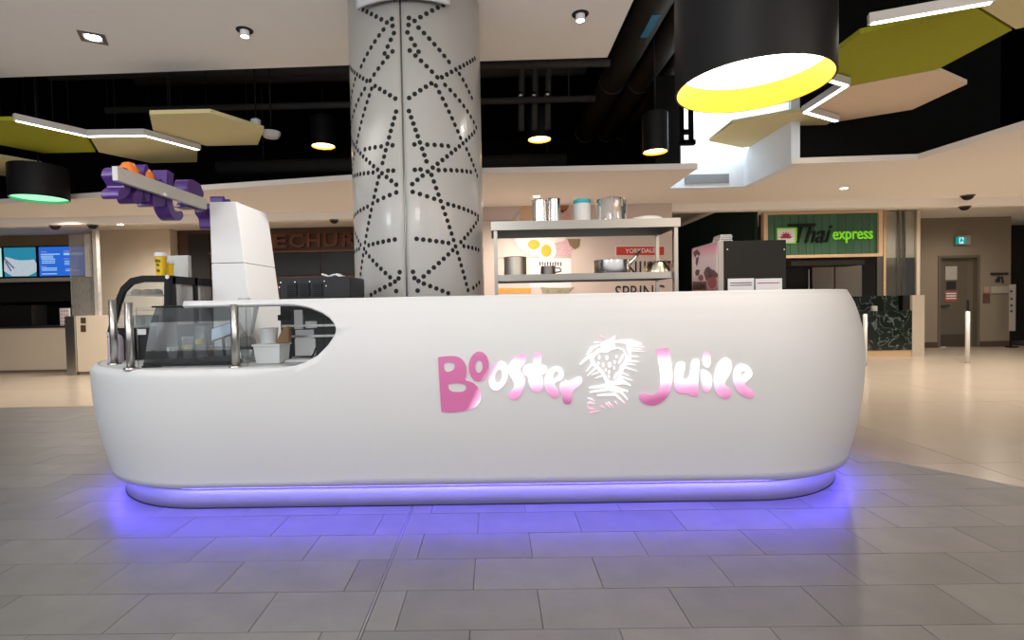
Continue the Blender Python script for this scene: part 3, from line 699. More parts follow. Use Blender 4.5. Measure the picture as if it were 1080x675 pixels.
MB().box(-.078,.078,-.0065,-.005,-.053,.053,Mt).build('display', mat('tablet_screen',(.45,.55,.7),.15,emit=(.55,.66,.85),es=.35,noise=.02), tb)
MB().tube((PY(234,350,3.97).x,4.0,DECK),(PY(234,350,3.97).x,3.985,DECK+.19),.012).build('stand', M_plastic, tb)
tub = thing('white_tub', 'square white plastic tub on the worktop right of the post', 'tub', (-1.52,3.56,DECK))
t0, t1 = PZ(270,384,DECK).x, PZ(294,384,DECK).x
b = MB(); frus(b, t0,t1-.005,3.5,3.66,DECK, t0-.012,t1+.005,3.485,3.675,DECK+.128, True); bevel(b.build('tub_body', M_paper, tub), .006)
b = MB(); b.box(t0-.018,t1+.011,3.479,3.681,DECK+.118,DECK+.132); bevel(b.build('rim', M_paper, tub), .004)
tag(MB().lathe([(0,0),(.05,0),(.062,.1),(.066,.104),(.0,.104)], (t0+.05,3.60,DECK+.133), 18).build('round_tub', M_paper), 'small round white tub standing in the square white tub', 'tub')
sc = MB(); sc.prism([(t0+.11,3.56,DECK+.133),(t0+.20,3.56,DECK+.133),(t0+.205,3.56,DECK+.23),(t0+.185,3.56,DECK+.245),(t0+.165,3.56,DECK+.235),(t0+.12,3.56,DECK+.16)], (0,.05,0))
tag(bevel(sc.build('brown_bag', mat('kraft_brown',(.24,.14,.06),.8,noise=.25,nscale=12)), .006), 'folded brown paper bag tilted against the white tub', 'bag')
for k, (px, w_, h_, lb) in enumerate(((261.5,.045,.09,'short clear plastic cup standing on the worktop by the middle post'),(265,.045,.07,'lower clear plastic cup between the post and the square tub'))):
    x = PZ(px,382,DECK).x; tag(MB().lathe([(0,0),(w_*.7,0),(w_,h_),(w_*1.04,h_),(w_*1.04,h_-.005)],(x,3.6+.1*k,DECK),16).build('plastic_cup', M_cup), lb, 'cup', 'clear cups by the post')
tag(MB().lathe([(0,0),(.02,0),(.024,.02),(.022,.07),(.01,.085),(.01,.10),(0,.10)],(PY(222,350,3.93).x,3.93,DECK),12).build('sauce_bottle', mat('amber_plastic',(.42,.17,.05),.4,noise=.15)), 'small amber squeeze bottle between the bin and tablet', 'bottle')
# ---- black drinks machine seen through the oval opening
m0, m1 = PY(294,293,3.76).x, PY(369,293,3.76).x; mz = PY(330,292,3.76).z
bv = thing('drinks_machine', 'black vented drinks machine with paper labels behind the oval opening', 'machine', ((m0+m1)/2,3.98,DECK))
bevel(box('cabinet', m0, m1, 3.76, 4.18, DECK+.02, mz, M_darkgrey, bv), .01)
for x in (m0+.04, m1-.04):
    for y in (3.8,4.14): MB().tube((x,y,DECK),(x,y,DECK+.022),.02,n=10).build('foot', M_plastic, bv)
box('front_panel', m0+.03, m1-.02, 3.748, 3.76, mz-.26, mz-.20, M_plastic, bv)
for k in range(3):
    xc = PY(308+13.5*k,304,3.755).x
    vt = box('vent', xc-.035, xc+.035, 3.752, 3.76, mz-.135, mz-.045, M_plastic, bv)
    for j in range(6): 
        s_ = MB().box(xc-.033,xc+.033,3.745,3.753,mz-.128+.0145*j,mz-.122+.0145*j).build('vent_slat', M_darkgrey, bv)
for px, py in ((296,298),(311,297.5),(326.5,297),(342,296.5),(294.5,303),(344,301.5)):
    q = PY(px,py,3.752); MB().tube((q.x,3.752,q.z),(q.x,3.762,q.z),.005,n=8).build('screw', M_polish, bv)
for x0_, y0_, x1_, y1_ in ((310,327,319.5,347),(322,339,334,346),(311.5,348,331,357),(311,357.5,333,375)):
    a, b_ = PY(x0_,y0_,3.745), PY(x1_,y1_,3.745); box('paper_label', a.x, b_.x, 3.744, 3.762, b_.z, a.z, M_paper, bv)
a, b_ = PY(296,341,3.74), PY(349,354,3.74); 
for z in (PY(320,343,3.74).z, PY(320,354,3.74).z): box('rail', m0+.02, m1-.03, 3.738, 3.76, z-.012, z+.004, M_steel, bv)
for px in (297,301,347): box('dispense_block', PY(px,333,3.72).x-.02, PY(px,333,3.72).x+.02, 3.70, 3.76, PY(px,338,3.72).z, PY(px,332,3.72).z, M_plastic, bv)
a = PZ(298,383,DECK); b_ = PZ(326,382,DECK)
tag(box('drip_tray', a.x, b_.x, 3.56, 3.70, DECK, DECK+.018, M_paper, None, .005), 'flat white drip tray under the black drinks machine', 'tray')
tag(MB().path([(PY(333,367,3.69).x,3.69,PY(333,367,3.69).z),(PY(331,372,3.68).x,3.68,PY(331,373,3.68).z),(PY(327,382,3.66).x,3.66,DECK+.006)], .006).build('hose', M_plastic), 'short black hose hanging from the drinks machine to the tray', 'hose')
cl = MB(); q0 = PY(345,290,3.95)
bm = bmesh.new(); bmesh.ops.create_grid(bm, x_segments=10, y_segments=6, size=.5)
for v in bm.verts: v.co = Vector((v.co.x*.15, v.co.y*.1, .012+.01*math.sin(v.co.x*9)+.008*math.cos(v.co.y*11+v.co.x*5)))
me = bpy.data.meshes.new('cloth'); bm.to_mesh(me); bm.free(); me.materials.append(M_paper)
for p in me.polygons: p.use_smooth = True
clo = bpy.data.objects.new('folded_cloth', me); C.objects.link(clo); clo.location = (PY(354,289,3.95).x,3.9,mz+.002); s_ = clo.modifiers.new('s','SOLIDIFY'); s_.thickness = .006
tag(clo, 'crumpled white cloth on top of the black drinks machine', 'cloth')
# ---- stainless two-tier shelf
sy0, sy1 = 4.3, 4.85
x0s, x1s = -.02, 1.51; zt0, zt1 = 1.913, 1.983; zm0, zm1 = PY(600,295.3,4.36).z, PY(600,288.5,4.36).z
sf = thing('steel_shelf_unit', 'two-tier stainless steel shelf unit standing behind the counter', 'shelf', (.75,4.6,0))
def tier(nm, x0, x1, y0, y1, z0, z1):
    b = MB(); b.box(x0,x1,y0,y1,z1-.004,z1)
    o = b.build(nm, M_steelh, sf)
    b = MB(); b.box(x0,x1,y0,y0+.004,z0,z1-.004); b.box(x0,x1,y1-.004,y1,z0,z1-.004); b.box(x0,x0+.004,y0+.004,y1-.004,z0,z1-.004); b.box(x1-.004,x1,y0+.004,y1-.004,z0,z1-.004)
    e = b.build('edge_lip', M_steelh, None); e.parent = o
    return o
tier('upper_shelf', x0s, x1s, sy0, sy1, zt0, zt1); tier('middle_shelf', x0s+.045, x1s-.02, sy0+.06, sy1, zm0, zm1)
for x in (x0s+.02, x1s-.045):
    for y in (sy0+.02, sy1-.04): box('post', x, x+.03, y, y+.03, 0, zt0+.02, M_steelh, sf)
def on_shelf(px0, px1, py_top, Y, z0):
    a, b_ = PY(px0,py_top,Y), PY(px1,py_top,Y); return (a.x+b_.x)/2, (b_.x-a.x)/2, a.z-z0
Yt = 4.5
x, r_, h_ = on_shelf(561,577,211.5,Yt,zt1); lathe_thing('steel_pitcher', [(0,0),(r_*1.02,0),(r_*.96,h_),(r_,h_),(r_*.94,h_-.01),(r_*.98,.005)], (x,Yt,zt1+.001), M_polish, 'polished steel cup at the left end of the top shelf', 'cup')
x, r_, h_ = on_shelf(577.5,591,210,Yt-.02,zt1); lathe_thing('steel_pitcher', [(0,0),(r_*1.02,0),(r_*.94,h_),(r_*.98,h_),(r_*.92,h_-.01),(r_*.97,.005)], (x,Yt-.02,zt1+.001), mat('dark_polished_steel',(.50,.49,.48),.2,1,noise=.2,nscale=3), 'darker steel cup beside the white container on the top shelf', 'cup')
x, r_, h_ = on_shelf(604.5,623,211,Yt,zt1)
sh_ = thing('food_container', 'white cylindrical container with a turquoise lid on the top shelf', 'container', (x,Yt,zt1))
MB().lathe([(0,.001),(r_*.94,.001),(r_*.96,h_*.84),(0,h_*.84)], (x,Yt,zt1), 24).build('container_body', mat('milky_plastic',(.70,.71,.70),.4,noise=.03), sh_)
MB().lathe([(r_*.97,h_*.82),(r_,h_*.84),(r_,h_*.96),(r_*.9,h_),(0,h_)], (x,Yt,zt1), 24).build('lid', mat('turquoise_plastic',(.03,.42,.50),.4,noise=.05), sh_)
x, r_, h_ = on_shelf(628,661,210.5,Yt,zt1); lathe_thing('clear_tub', [(0,h_),(r_*.80,h_),(r_*.92,h_*.97),(r_*.97,h_*.88),(r_,.01),(r_,0)], (x,Yt,zt1+.001), M_cup, 'upturned large clear plastic tub on the top shelf', 'tub')
x, r_, h_ = on_shelf(664,700,228,Yt,zt1); lathe_thing('serving_plate', [(r_,0),(r_*1.0,.012),(r_*.8,.035),(r_*.4,.045),(0,.047)], (x,Yt,zt1+.001), M_paper, 'shallow upturned white plate at the right end of the top shelf', 'plate', n=28)
x, r_, h_ = on_shelf(674,682,225,Yt+.12,zt1); lathe_thing('red_cap', [(0,0),(.032,0),(.032,.07),(.026,.082),(0,.082)], (x,Yt+.22,zt1+.001), mat('red_plastic',(.32,.02,.03),.4,noise=.08), 'small dark red cap behind the white plate on the top shelf', 'cap')
Ym = 4.56
x, r_, h_ = on_shelf(531.5,555,272,Ym,zm1); lathe_thing('steel_canister', [(0,0),(r_,0),(r_,h_),(r_*.95,h_+.004),(0,h_+.004)], (x,Ym,zm1+.001), mat('worn_steel',(.48,.44,.38),.42,1,noise=.2,nscale=8), 'wide steel canister at the left of the middle shelf', 'canister')
x, r_, h_ = on_shelf(570,586,281,Ym,zm1)
jg = thing('small_jug', 'small dark steel jug with a handle on the middle shelf', 'jug', (x,Ym,zm1)); M_ds = mat('dull_dark_steel',(.16,.15,.14),.35,.9,noise=.15)
MB().lathe([(0,.001),(r_,.001),(r_*.95,h_),(r_*.88,h_),(r_*.9,.006)], (x,Ym,zm1), 18).build('jug_body', M_ds, jg)
MB().path([(x+r_*.95,Ym,zm1+h_*.8),(x+r_+.04,Ym,zm1+h_*.75),(x+r_+.045,Ym,zm1+h_*.4),(x+r_,Ym,zm1+h_*.3)], .006).build('handle', M_ds, jg)
x, r_, h_ = on_shelf(626,664,275.5,Ym-.05,zm1)
sp_ = thing('saucepan', 'shiny steel saucepan with its handle tilted up on the middle shelf', 'saucepan', (x,Ym-.05,zm1))
MB().lathe([(0,.001),(r_*.97,.001),(r_,.012),(r_,h_),(r_*1.02,h_+.003),(r_*.97,h_),(r_*.95,.008)], (x,Ym-.05,zm1), 28).build('pan_body', M_polish, sp_)
a, b_ = PY(660,283,Ym-.12), PY(675,265.5,Ym-.12); MB().tube(a, b_, .017, .014, 10).build('handle', M_polish, sp_)
x, r_, h_ = on_shelf(679,710,276.5,Ym,zm1)
bw = lathe_thing('steel_bowl', [(0,0),(r_*1.0,0),(r_*.98,.03),(r_*.82,h_*.85),(r_*.86,h_),(r_*.8,h_),(r_*.76,h_*.85)], (x,Ym,zm1+.001), mat('brass_tinted_steel',(.66,.58,.42),.16,1,noise=.05), 'wide pale gold steel bowl at the right of the middle shelf', 'bowl', n=28)
# ---- poster machine at the right end
pm = thing('poster_machine', 'dark cabinet with a pink berry drink poster on its side behind the counter', 'machine', (2.13,4.68,0))
px0, px1, py0, py1, pz1 = 1.85, 2.41, 4.4, 4.97, 1.80
bevel(box('cabinet', px0+.045, px1, py0, py1, 0, pz1, mat('charcoal_panel',(.020,.018,.015),.55,noise=.12,spec=.2), pm), .004)
bevel(box('side_frame', px0, px0+.045, py0-.003, py1, 0, pz1, mat('putty_grey',(.42,.39,.34),.5,noise=.04), pm), .003)
M_post = bpy.data.materials.new('berry_poster_print'); M_post.use_nodes = True
nt = M_post.node_tree; N = nt.nodes; L = nt.links; bb = N['Principled BSDF']; bb.inputs['Roughness'].default_value = .4
tc = N.new('ShaderNodeTexCoord'); spx = N.new('ShaderNodeSeparateXYZ'); L.new(tc.outputs['Object'], spx.inputs[0]); mr = N.new('ShaderNodeMapRange'); mr.inputs[1].default_value = 1.40; mr.inputs[2].default_value = 1.80; L.new(spx.outputs[2], mr.inputs[0])
rp = N.new('ShaderNodeValToRGB'); L.new(mr.outputs[0], rp.inputs[0]); e = rp.color_ramp.elements; e[0].color = (.32,.10,.12,1); e[1].color = (.75,.22,.38,1); e[1].position = .95; k = e.new(.35); k.color = (.72,.60,.58,1); k = e.new(.7); k.color = (.80,.62,.64,1)
L.new(rp.outputs[0], bb.inputs['Base Color'])
pos = box('poster', px0-.006, px0, py0+.01, py1-.01, 1.0, pz1-.012, M_post, pm)
M_berry = mat('berry_red',(.30,.03,.05),.5,noise=.3,nscale=20); M_leafd = mat('print_dark',(.14,.06,.07),.6,noise=.3,nscale=20)
def on_post(px, py): q = PX(px, py, px0-.008); return (q.y, q.z)
def pprint(nm, loops, m): 
    o = polymesh(nm, [[on_post(*p) for p in l] for l in loops], lambda u, v: Vector((px0-.0075, u, v)), m, None, None, .001); o.parent = pos; return o
pprint('printed_berry', [ell(751,297,5,7,16)], M_berry); pprint('printed_berry', [ell(739,293,2.6,3.4,14)], M_berry)
pprint('printed_leaves', [[(742,288),(744,283),(747,281),(750,284),(753,285),(757,289),(756.5,293),(752,291),(747,293),(745,297)]], M_leafd)
pprint('printed_script', [[(731,266),(735,263),(738.5,267),(737,270),(735,268),(733,272),(732,269)]], M_leafd)
pprint('printed_script', [[(734,272),(737,271),(736,277),(734.5,281),(733.5,277)]], M_leafd)
pprint('printed_script', [[(733,287),(735,284),(738,285),(737,290),(734,291)]], M_leafd)
pprint('printed_panel', [[(730.5,297),(745,297),(745,306),(730.5,306)]], mat('print_maroon',(.10,.02,.03),.6,noise=.1))
for k in range(4): pprint('printed_bar', [[(731.8+3.1*k,300),(733.2+3.1*k,300),(733.2+3.1*k,305),(731.8+3.1*k,305)]], M_paper)
for k in range(2):
    a, b_ = PY(767.5+29*k,294,py0), PY(795+29.5*k,294,py0); nt_ = box('notice', a.x, b_.x, py0-.005, py0, 1.2, a.z, M_paper, pm)
    for j, yy in enumerate((298.5,301)): 
        if k and j: continue
        q, q2 = PY(770+29*k,yy,py0-.006), PY(793+29*k,yy,py0-.006); pb = box('printed_line', q.x, q2.x, py0-.0065, py0-.0055, q.z-.004, q.z+.003, M_berry if k else M_ink, None); pb.parent = nt_
for px in (767,827): q = PY(px,263,py0); MB().tube((q.x,py0-.004,q.z),(q.x,py0+.002,q.z),.006,n=8).build('screw', M_steel, pm)
a, b_ = PY(749,250,4.6), PY(763,255,4.6)
ss = thing('sachet_stack', 'small stack of clear sachets on top of the poster machine', 'sachets', ((a.x+b_.x)/2,4.6,pz1))
for k in range(4): box('sachet', a.x+.004*k, b_.x-.006*(k%2), 4.42, 4.56, pz1+.001+.014*k, pz1+.013+.014*k, mat('clear_foil',(.45,.45,.44),.25,.5,noise=.3,nscale=40), ss, .003)

# ================================================================== SHOPS BEHIND
# ---- mural wall
YM = 9.2
wm = box('wall_mural', -1.6, PY(709,250,YM).x, YM, YM+.6, 0, RZ, mat('mural_panel', (.60,.49,.43), .7, noise=.03, nscale=2)); st(wm, 'pale pink-beige mural wall with food pictures behind the steel shelf', 'wall')
def wprint(nm, loops, m, Y=YM, parent=wm, d=.004):
    o = polymesh(nm, [[(PY(p[0],p[1],Y).x, PY(p[0],p[1],Y).z) for p in l] for l in loops], lambda u, v: Vector((u, Y-.001-d, v)), m, None, None, .002); o.parent = parent; return o
def rect(x0, y0, x1, y1): return [(x0,y0),(x1,y0),(x1,y1),(x0,y1)]
P = lambda n, c, **k: mat(n, c, .7, noise=k.get('noise',.06), nscale=k.get('ns',20))
wprint('printed_bowl', [ell(568,243,31,29,28)], P('print_bowl',(.66,.58,.54)), d=.002)
wprint('printed_bowl_rim', [ell(568,243,31,29,28), ell(569.5,243,28.5,27,28)], P('print_grey',(.48,.42,.40)), d=.004)
wprint('printed_bread', [smooth_loop([(548,222),(553,215),(562,216),(563,234),(547,234)],1)], P('print_tan',(.62,.42,.26)), d=.006)
wprint('printed_chilli', [smooth_loop([(590,216),(600,214),(599,221),(592,225),(588,222)],1)], P('print_rust',(.36,.11,.04)), d=.006)
wprint('printed_ham', [rect(592,222,602,234)], P('print_pink',(.62,.36,.32),noise=.3), d=.006)
for i_, c in enumerate(((563,258.5,11,8),(576.5,264.5,10,11))): wprint('printed_egg_white', [ell(*c,18)], P('print_eggwhite',(.74,.66,.60)), d=.006+.004*i_)
for c in ((563,258,6.6,5),(576,264.5,5.6,6.6)): wprint('printed_yolk', [ell(*c,16)], P('print_yolk',(.80,.33,.03),noise=.12), d=.014)
wprint('printed_rice', [[(585,256),(601,253),(604,262),(602,270),(586,270)]], P('print_rice',(.55,.34,.36),noise=.6,ns=60), d=.006)
wprint('printed_seeds', [[(598,252),(612,252),(611,260),(606,263),(601,259)]], P('print_seeds',(.20,.14,.07),noise=.7,ns=60), d=.008)
wprint('printed_card', [rect(558.5,272.5,602.5,303.5)], P('print_card',(.74,.66,.66)), d=.004)
wprint('printed_card_edge', [rect(522,271.5,603,272.3)], P('print_line',(.42,.34,.32)), d=.004)
for k in range(9):
    x = 568.5+2.75*k; wprint('printed_stroke', [[(x,276.5+(k%3)*.5),(x+1.6,276),(x+1.4,280.5-(k%2)),(x+.4,281)]], M_ink, d=.007)
wprint('printed_sign_border', [rect(648.5,259,701,270)], P('print_pale',(.70,.60,.54)), d=.003)
rs = wprint('red_sign', [rect(650,260.2,700.3,269.3)], P('print_red',(.52,.045,.03)), d=.005)
q0, q1 = PY(659.5,267.6,YM), PY(691,267.6,YM)
def fit_text(nm, body, px0, px1, ptop, pbot, Y, m, parent, ext=.002, shear=0, gap=.006, off=0):
    a, b = PY(px0,pbot,Y), PY(px1,pbot,Y); h = PY(px0,ptop,Y).z-a.z
    o = text(nm, body, 1, m, Matrix(), None, ext, shear, off=off); me = o.data
    xs = [v.co.x for v in me.vertices]; ys = [v.co.y for v in me.vertices]
    sx = (b.x-a.x)/(max(xs)-min(xs)); sy = h/(max(ys)-min(ys))
    me.transform(FRONT(a.x,Y-gap,a.z) @ Matrix.Diagonal((sx,sy,1,1)) @ Matrix.Translation((-min(xs),-min(ys),0)))
    if parent is not None:
        o.parent = parent
        if parent.type == 'EMPTY': o.matrix_parent_inverse = Matrix.Translation(-Vector(parent.location))
    return o
fit_text('sign_lettering', 'YORKDALE', 659.5, 691, 262.4, 267, YM, M_paper, wm, .001, 0, .010)
fit_text('mural_lettering', 'DINING', 640, 706, 276, 291, YM, M_ink, wm)
fit_text('mural_lettering', 'SPRING', 649, 701, 301.5, 316, YM, M_ink, wm)
wprint('printed_orange_band', [rect(523,304,560,309)], P('print_orange',(.72,.30,.06),noise=.3), d=.004)
wprint('printed_leaf_band', [[(570,303),(590,304),(606,303),(600,309),(572,309)]], P('print_olive',(.30,.27,.18),noise=.6), d=.005)
for y0_ in (232.3,): wprint('panel_joint', [rect(505,y0_,545,y0_+.5)], P('joint_grey',(.30,.24,.21)), d=.002)
# ---- ECHUR shop fascia
YE = 12.9
ef = thing('shop_fascia', 'dark wooden shop fascia with recessed letters and black menu screens beside the column', 'shop front', (PY(340,300,YE).x,YE,0))
ex0, ex1 = PY(181,300,12.6).x+.02, -1.2
box('wood_wall', ex0, ex1, YE, YE+.2, 0, 3.265, M_wood, ef)
zt_, zb_ = PY(330,241,YE).z, PY(330,264,YE).z
box('header_board', PY(285,250,YE).x, ex1, YE-.06, YE, PY(330,247,YE).z, min(3.26,PY(330,240,YE).z), M_wood, ef)
box('ledge', PY(222,250,YE).x, ex1, YE-.10, YE, zb_-.05, zb_-.01, mat('red_brown_wood',(.15,.065,.035),.5,noise=.2,nscale=6,stretch=(.4,1,8)), ef)
M_let = mat('letter_brown',(.17,.060,.030),.55,noise=.15)
for ch, a_, b_ in (('E',289,303.5),('C',306.5,321.5),('H',324.5,338.5),('U',341.5,357),('R',361.5,376)):
    o = fit_text('fascia_letter', ch, a_, b_, 247.5-.02*(a_-289), 261.8-.02*(a_-289), YE, M_let, ef, .03, 0, .035, .02)
for a_, b_ in ((287,338.6),(340,392)):
    s_ = box('menu_screen', PY(a_,280,YE).x, PY(b_,280,YE).x, YE-.05, YE, PY(330,289.5,YE).z, PY(330,265.5,YE).z, mat('black_screen',(.012,.013,.015),.22,noise=.1), ef)
box('dark_recess', PY(200,280,YE).x, PY(222,280,YE).x, YE-.03, YE, .9, PY(210,247,YE).z, M_dark, ef)
box('service_counter', ex0, ex1, YE-.9, YE-.3, 0, 1.0, M_dark, ef)
# ---- sandwich shop at far left
YL = 13.2
ls = thing('menu_shop_front', 'beige shop front with a dark kitchen opening under the menu screens', 'shop front', (-11,YL,0))
lx1 = PY(104,280,YL).x
box('header', -15, lx1, YL, YL+.2, PY(40,260.5,YL).z, 3.27, mat('olive_brown_header',(.34,.24,.13),.6,noise=.1), ls)
box('kitchen_back', -15, lx1, YL+1.6, YL+1.7, 0, 3.2, M_dark, ls)
box('soffit_band', -15, lx1, YL-.02, YL+.2, PY(40,297,YL).z, PY(40,293,YL).z, M_wall, ls)
box('hood', -13.2, PY(70,300,YL).x, YL+.3, YL+1.2, PY(40,318,YL).z, PY(40,296,YL).z, M_dark, ls)
fc = 11.5
ct = thing('shop_counter', 'beige fronted service counter with a dark glass top at far left', 'counter', (-10.5,fc,0))
cz = PY(40,346,fc).z; cx1 = PZ(72,394,0).x
box('counter_front', -12.9, cx1, fc, fc+.6, .06, cz, M_wall, ct); box('counter_top', -12.9, cx1, fc-.03, fc+.63, cz, cz+.04, M_dark, ct); box('kick', -12.9, cx1, fc+.03, fc+.6, 0, .06, M_taupe, ct)
box('glass_case', -12.9, PY(29,330,fc).x, fc+.1, fc+.5, cz+.04, PY(20,322,fc).z, mat('case_black',(.012,.012,.013),.2,noise=.1), ct)
ps = box('price_card', PY(63,330,fc+.1).x, PY(73,330,fc+.1).x, fc+.1, fc+.13, cz+.041, PY(68,325,fc).z, M_paper); tag(ps, 'white card with rows of pink dots on the far left counter', 'card')
for i in range(5):
    for j in range(3):
        q = PY(65.2+2.8*j,328+3.6*i,fc+.1); b = MB().tube((q.x,fc+.094,q.z),(q.x,fc+.1,q.z),.018,n=8).build('pink_dot', mat('pink_print',(.60,.25,.28),.6,noise=.1)); b.parent = ps
se = box('steel_end_panel', PY(70,340,10.9).x, PY(80,340,10.9).x, 10.86, 11.4, 0, PY(75,333.5,10.9).z, M_steel, None, .004); tag(se, 'brushed steel end panel of the far left counter', 'panel')
cbx = thing('low_cabinet', 'low beige cabinet with two sockets behind the steel posts', 'cabinet', (PY(96,380,11).x,11,0))
box('cabinet_body', PY(80.3,340,10.9).x, PY(122,340,10.9).x, 10.9, 11.4, .07, PY(95,333,10.9).z, M_wall, cbx); box('plinth', PY(80.3,340,10.9).x, PY(122,340,10.9).x, 10.93, 11.38, 0, .07, M_taupe, cbx)
for y0_, y1_ in ((335,341),(343,350)):
    a, b_ = PY(85,y0_,10.89), PY(90.5,y1_,10.89); so = box('socket', a.x, b_.x, 10.885, 10.9, b_.z, a.z, mat('bronze_plate',(.14,.10,.07),.4,.6,noise=.1), cbx, .003)
M_scr = glassmat('etched_glass',(.80,.78,.73),.35,.2)
gs = thing('etched_glass_screen', 'tall etched glass screen with metal post beside the menu screens', 'screen', (PY(90,300,11.2).x,11.2,0))
g0, g1 = PY(75,300,11.2), PY(101,300,11.2); zc0 = PY(95,333,10.9).z
box('glass_panel', g0.x, g1.x, 11.19, 11.2, zc0+.001, PY(90,247,11.2).z, M_scr, gs)
M_etch = mat('etch_grey',(.42,.40,.37),.6,noise=.5,nscale=10,stretch=(8,1,.8)); M_etd = mat('etch_dark',(.20,.19,.17),.6,noise=1.0,nscale=12,stretch=(8,1,.6))
box('patterned_panel', g0.x+.04, PY(97,300,11.2).x, 11.17, 11.185, zc0+.001, PY(90,292,11.2).z, M_etd, gs)
box('wooden_jamb', PY(92,300,11.2).x, PY(99,300,11.2).x, 11.165, 11.185, PY(90,292,11.2).z, PY(90,247,11.2).z, M_etch, gs)
box('metal_post', g1.x, PY(105,300,11.2).x, 11.15, 11.25, zc0+.001, 3.2, M_etch, gs)
for k, (a_, b_, nm) in enumerate(((-12,2.6,'teal'),(4,38.7,'photo'),(40.8,92.3,'menu'))):
    lb = ('pale teal menu screen cut off by the frame at far left','menu screen showing a wrapped sandwich picture','bright blue menu screen with lines of white text')[k]
    a, c_ = PY(a_,261.5-.02*a_ if k else 262,YL-.05), PY(b_,292-.018*b_,YL-.05)
    t = thing('menu_display', lb, 'screen', ((a.x+c_.x)/2,YL-.05,(a.z+c_.z)/2), 'menu screens over the far left counter')
    box('bezel', a.x-.03, c_.x+.03, YL-.05, YL+.0, c_.z-.03, a.z+.03, M_plastic, t)
    col = ((.45,.75,.72),(.02,.22,.35),(.02,.13,.62))[k]
    dp = box('display', a.x, c_.x, YL-.056, YL-.05, c_.z, a.z, mat('screen_'+nm, (.02,.02,.02), .3, emit=col, es=.85, noise=.02), t)
    def bar(x0,y0,x1,y1,c,nm2='menu_text',es=.8):
        u, v = PY(x0,y0,YL-.06), PY(x1,y1,YL-.06); o = box(nm2, u.x, v.x, YL-.060, YL-.056, v.z, u.z, mat('emit_%d'%(hash(c)%9973),(.02,.02,.02),.3,emit=c,es=es,noise=.02)); o.parent = dp; return o
    if k == 1:
        o = polymesh('sandwich_picture', [[(PY(*p,YL-.06).x, PY(*p,YL-.06).z) for p in smooth_loop([(4.3,270.5),(10,272),(18,274.5),(28,274.5),(38.4,273.5),(38.4,291),(4.3,291.3)],1)]], lambda u, v: Vector((u,YL-.0585,v)), mat('sandwich_screen',(.3,.3,.3),.4,emit=(.42,.50,.56),es=.8,noise=.4), None, None, .003); o.parent = dp
        for x0_, y0_, x1_, y1_ in ((5,273,15,283),(6,276,12,286)):
            u, v = PY(x0_,y0_,YL-.062), PY(x1_,y1_,YL-.062); o = MB().tube(u, v, .02, n=6).build('wrap_fold', mat('fold_screen',(.1,.1,.1),.4,emit=(.16,.14,.28),es=.7,noise=.1)); o.parent = dp
    if k == 2:
        for x0_, x1_, ys in ((43,49,(265.3,)),(43,63,(267.8,)),(43,56,(269.8,271.5)),(44,58,(273,275,277)),(43,49,(280.8,)),(44,60,(282.5,284.5,288.5)),(67,75,(264.5,)),(67,87,(266.8,268)),(67,72,(272.5,)),(68,73,(275,276.8,278.5)),(69,76,(283,)),(69,84,(284.8,))):
            for y in ys: bar(x0_, y, x1_, y+.7, (.35,.25,.65) if y in (265.3,280.8,264.5,272.5,283) else (.35,.60,.95))
# ---- Thai restaurant
YT = 9.58
ts = thing('restaurant_sign', 'green plank restaurant sign in a pale oak frame with lotus emblem', 'sign', (PY(866,250,YT).x,YT,2.5))
sx0, sx1 = PY(805,250,YT).x, PY(930.5,250,YT).x; sz1 = 2.87; sz0 = PY(866,271.5,YT).z
M_green = mat('green_stained_wood',(.035,.105,.055),.6,noise=.25,nscale=5,stretch=(6,1,.5),rnd=.14)
npk = 14; pw = (sx1-sx0-.14)/npk
for k in range(npk): bevel(MB().box(sx0+.07+pw*k+.002,sx0+.07+pw*(k+1)-.002,YT+.02,YT+.05,sz0+.05,sz1-.05).build('plank', M_green, ts), .003, 1)
for x0_, x1_, z0_, z1_ in ((sx0,sx0+.07,sz0,sz1),(sx1-.075,sx1,sz0,sz1),(sx0+.07,sx1-.075,sz1-.05,sz1),(sx0+.07,sx1-.075,sz0,sz0+.05)): box('frame_board', x0_, x1_, YT-.02, YT+.08, z0_, z1_, M_oak, ts)
box('backing', sx0+.02, sx1-.02, YT+.051, YT+.2, sz0+.02, sz1-.02, M_dark, ts)
def tbox(nm, x0_, y0_, x1_, y1_, y, d, m): a, b_ = PY(x0_,y0_,y), PY(x1_,y1_,y); return box(nm, a.x, b_.x, y-d, y, b_.z, a.z, m, ts)
YS_ = YT+.02
tbox('emblem_box', 818.5,240.5,839.5,257,YS_,.03, mat('lime_edge',(.16,.50,.02),.5,emit=(.16,.6,.02),es=.12,noise=.05))
tbox('emblem_panel', 820,241.8,838.2,255.8,YS_-.03,.006, mat('emblem_cream',(.62,.58,.52),.5,noise=.03))
M_lot = mat('lotus_red',(.38,.04,.08),.5,noise=.1)
for ang in (-75,-48,-24,0,24,48,75):
    c0 = PY(829,251.5,YS_-.037); a = math.radians(ang); ln = .125 if abs(ang) < 60 else .13
    tip = (c0.x+math.sin(a)*ln, c0.z+math.cos(a)*ln); nx, nz = math.cos(a)*.022, -math.sin(a)*.022; mid = (c0.x+math.sin(a)*ln*.55, c0.z+math.cos(a)*ln*.55)
    polymesh('lotus_petal', [[(c0.x,c0.z),(mid[0]+nx,mid[1]+nz),tip,(mid[0]-nx,mid[1]-nz)]], lambda u, v: Vector((u,YS_-.0375,v)), M_lot, ts, None, .002)
M_thai = mat('gloss_black',(.006,.007,.006),.4,noise=.1,spec=.2)
fit_text('script_lettering', 'Thai', 838, 876.5, 237.5, 256.5, YS_, M_thai, ts, .015, .35, .03, .006)
tbox('script_crossbar', 831,236.3,860,238.8,YS_-.02,.02, M_thai)
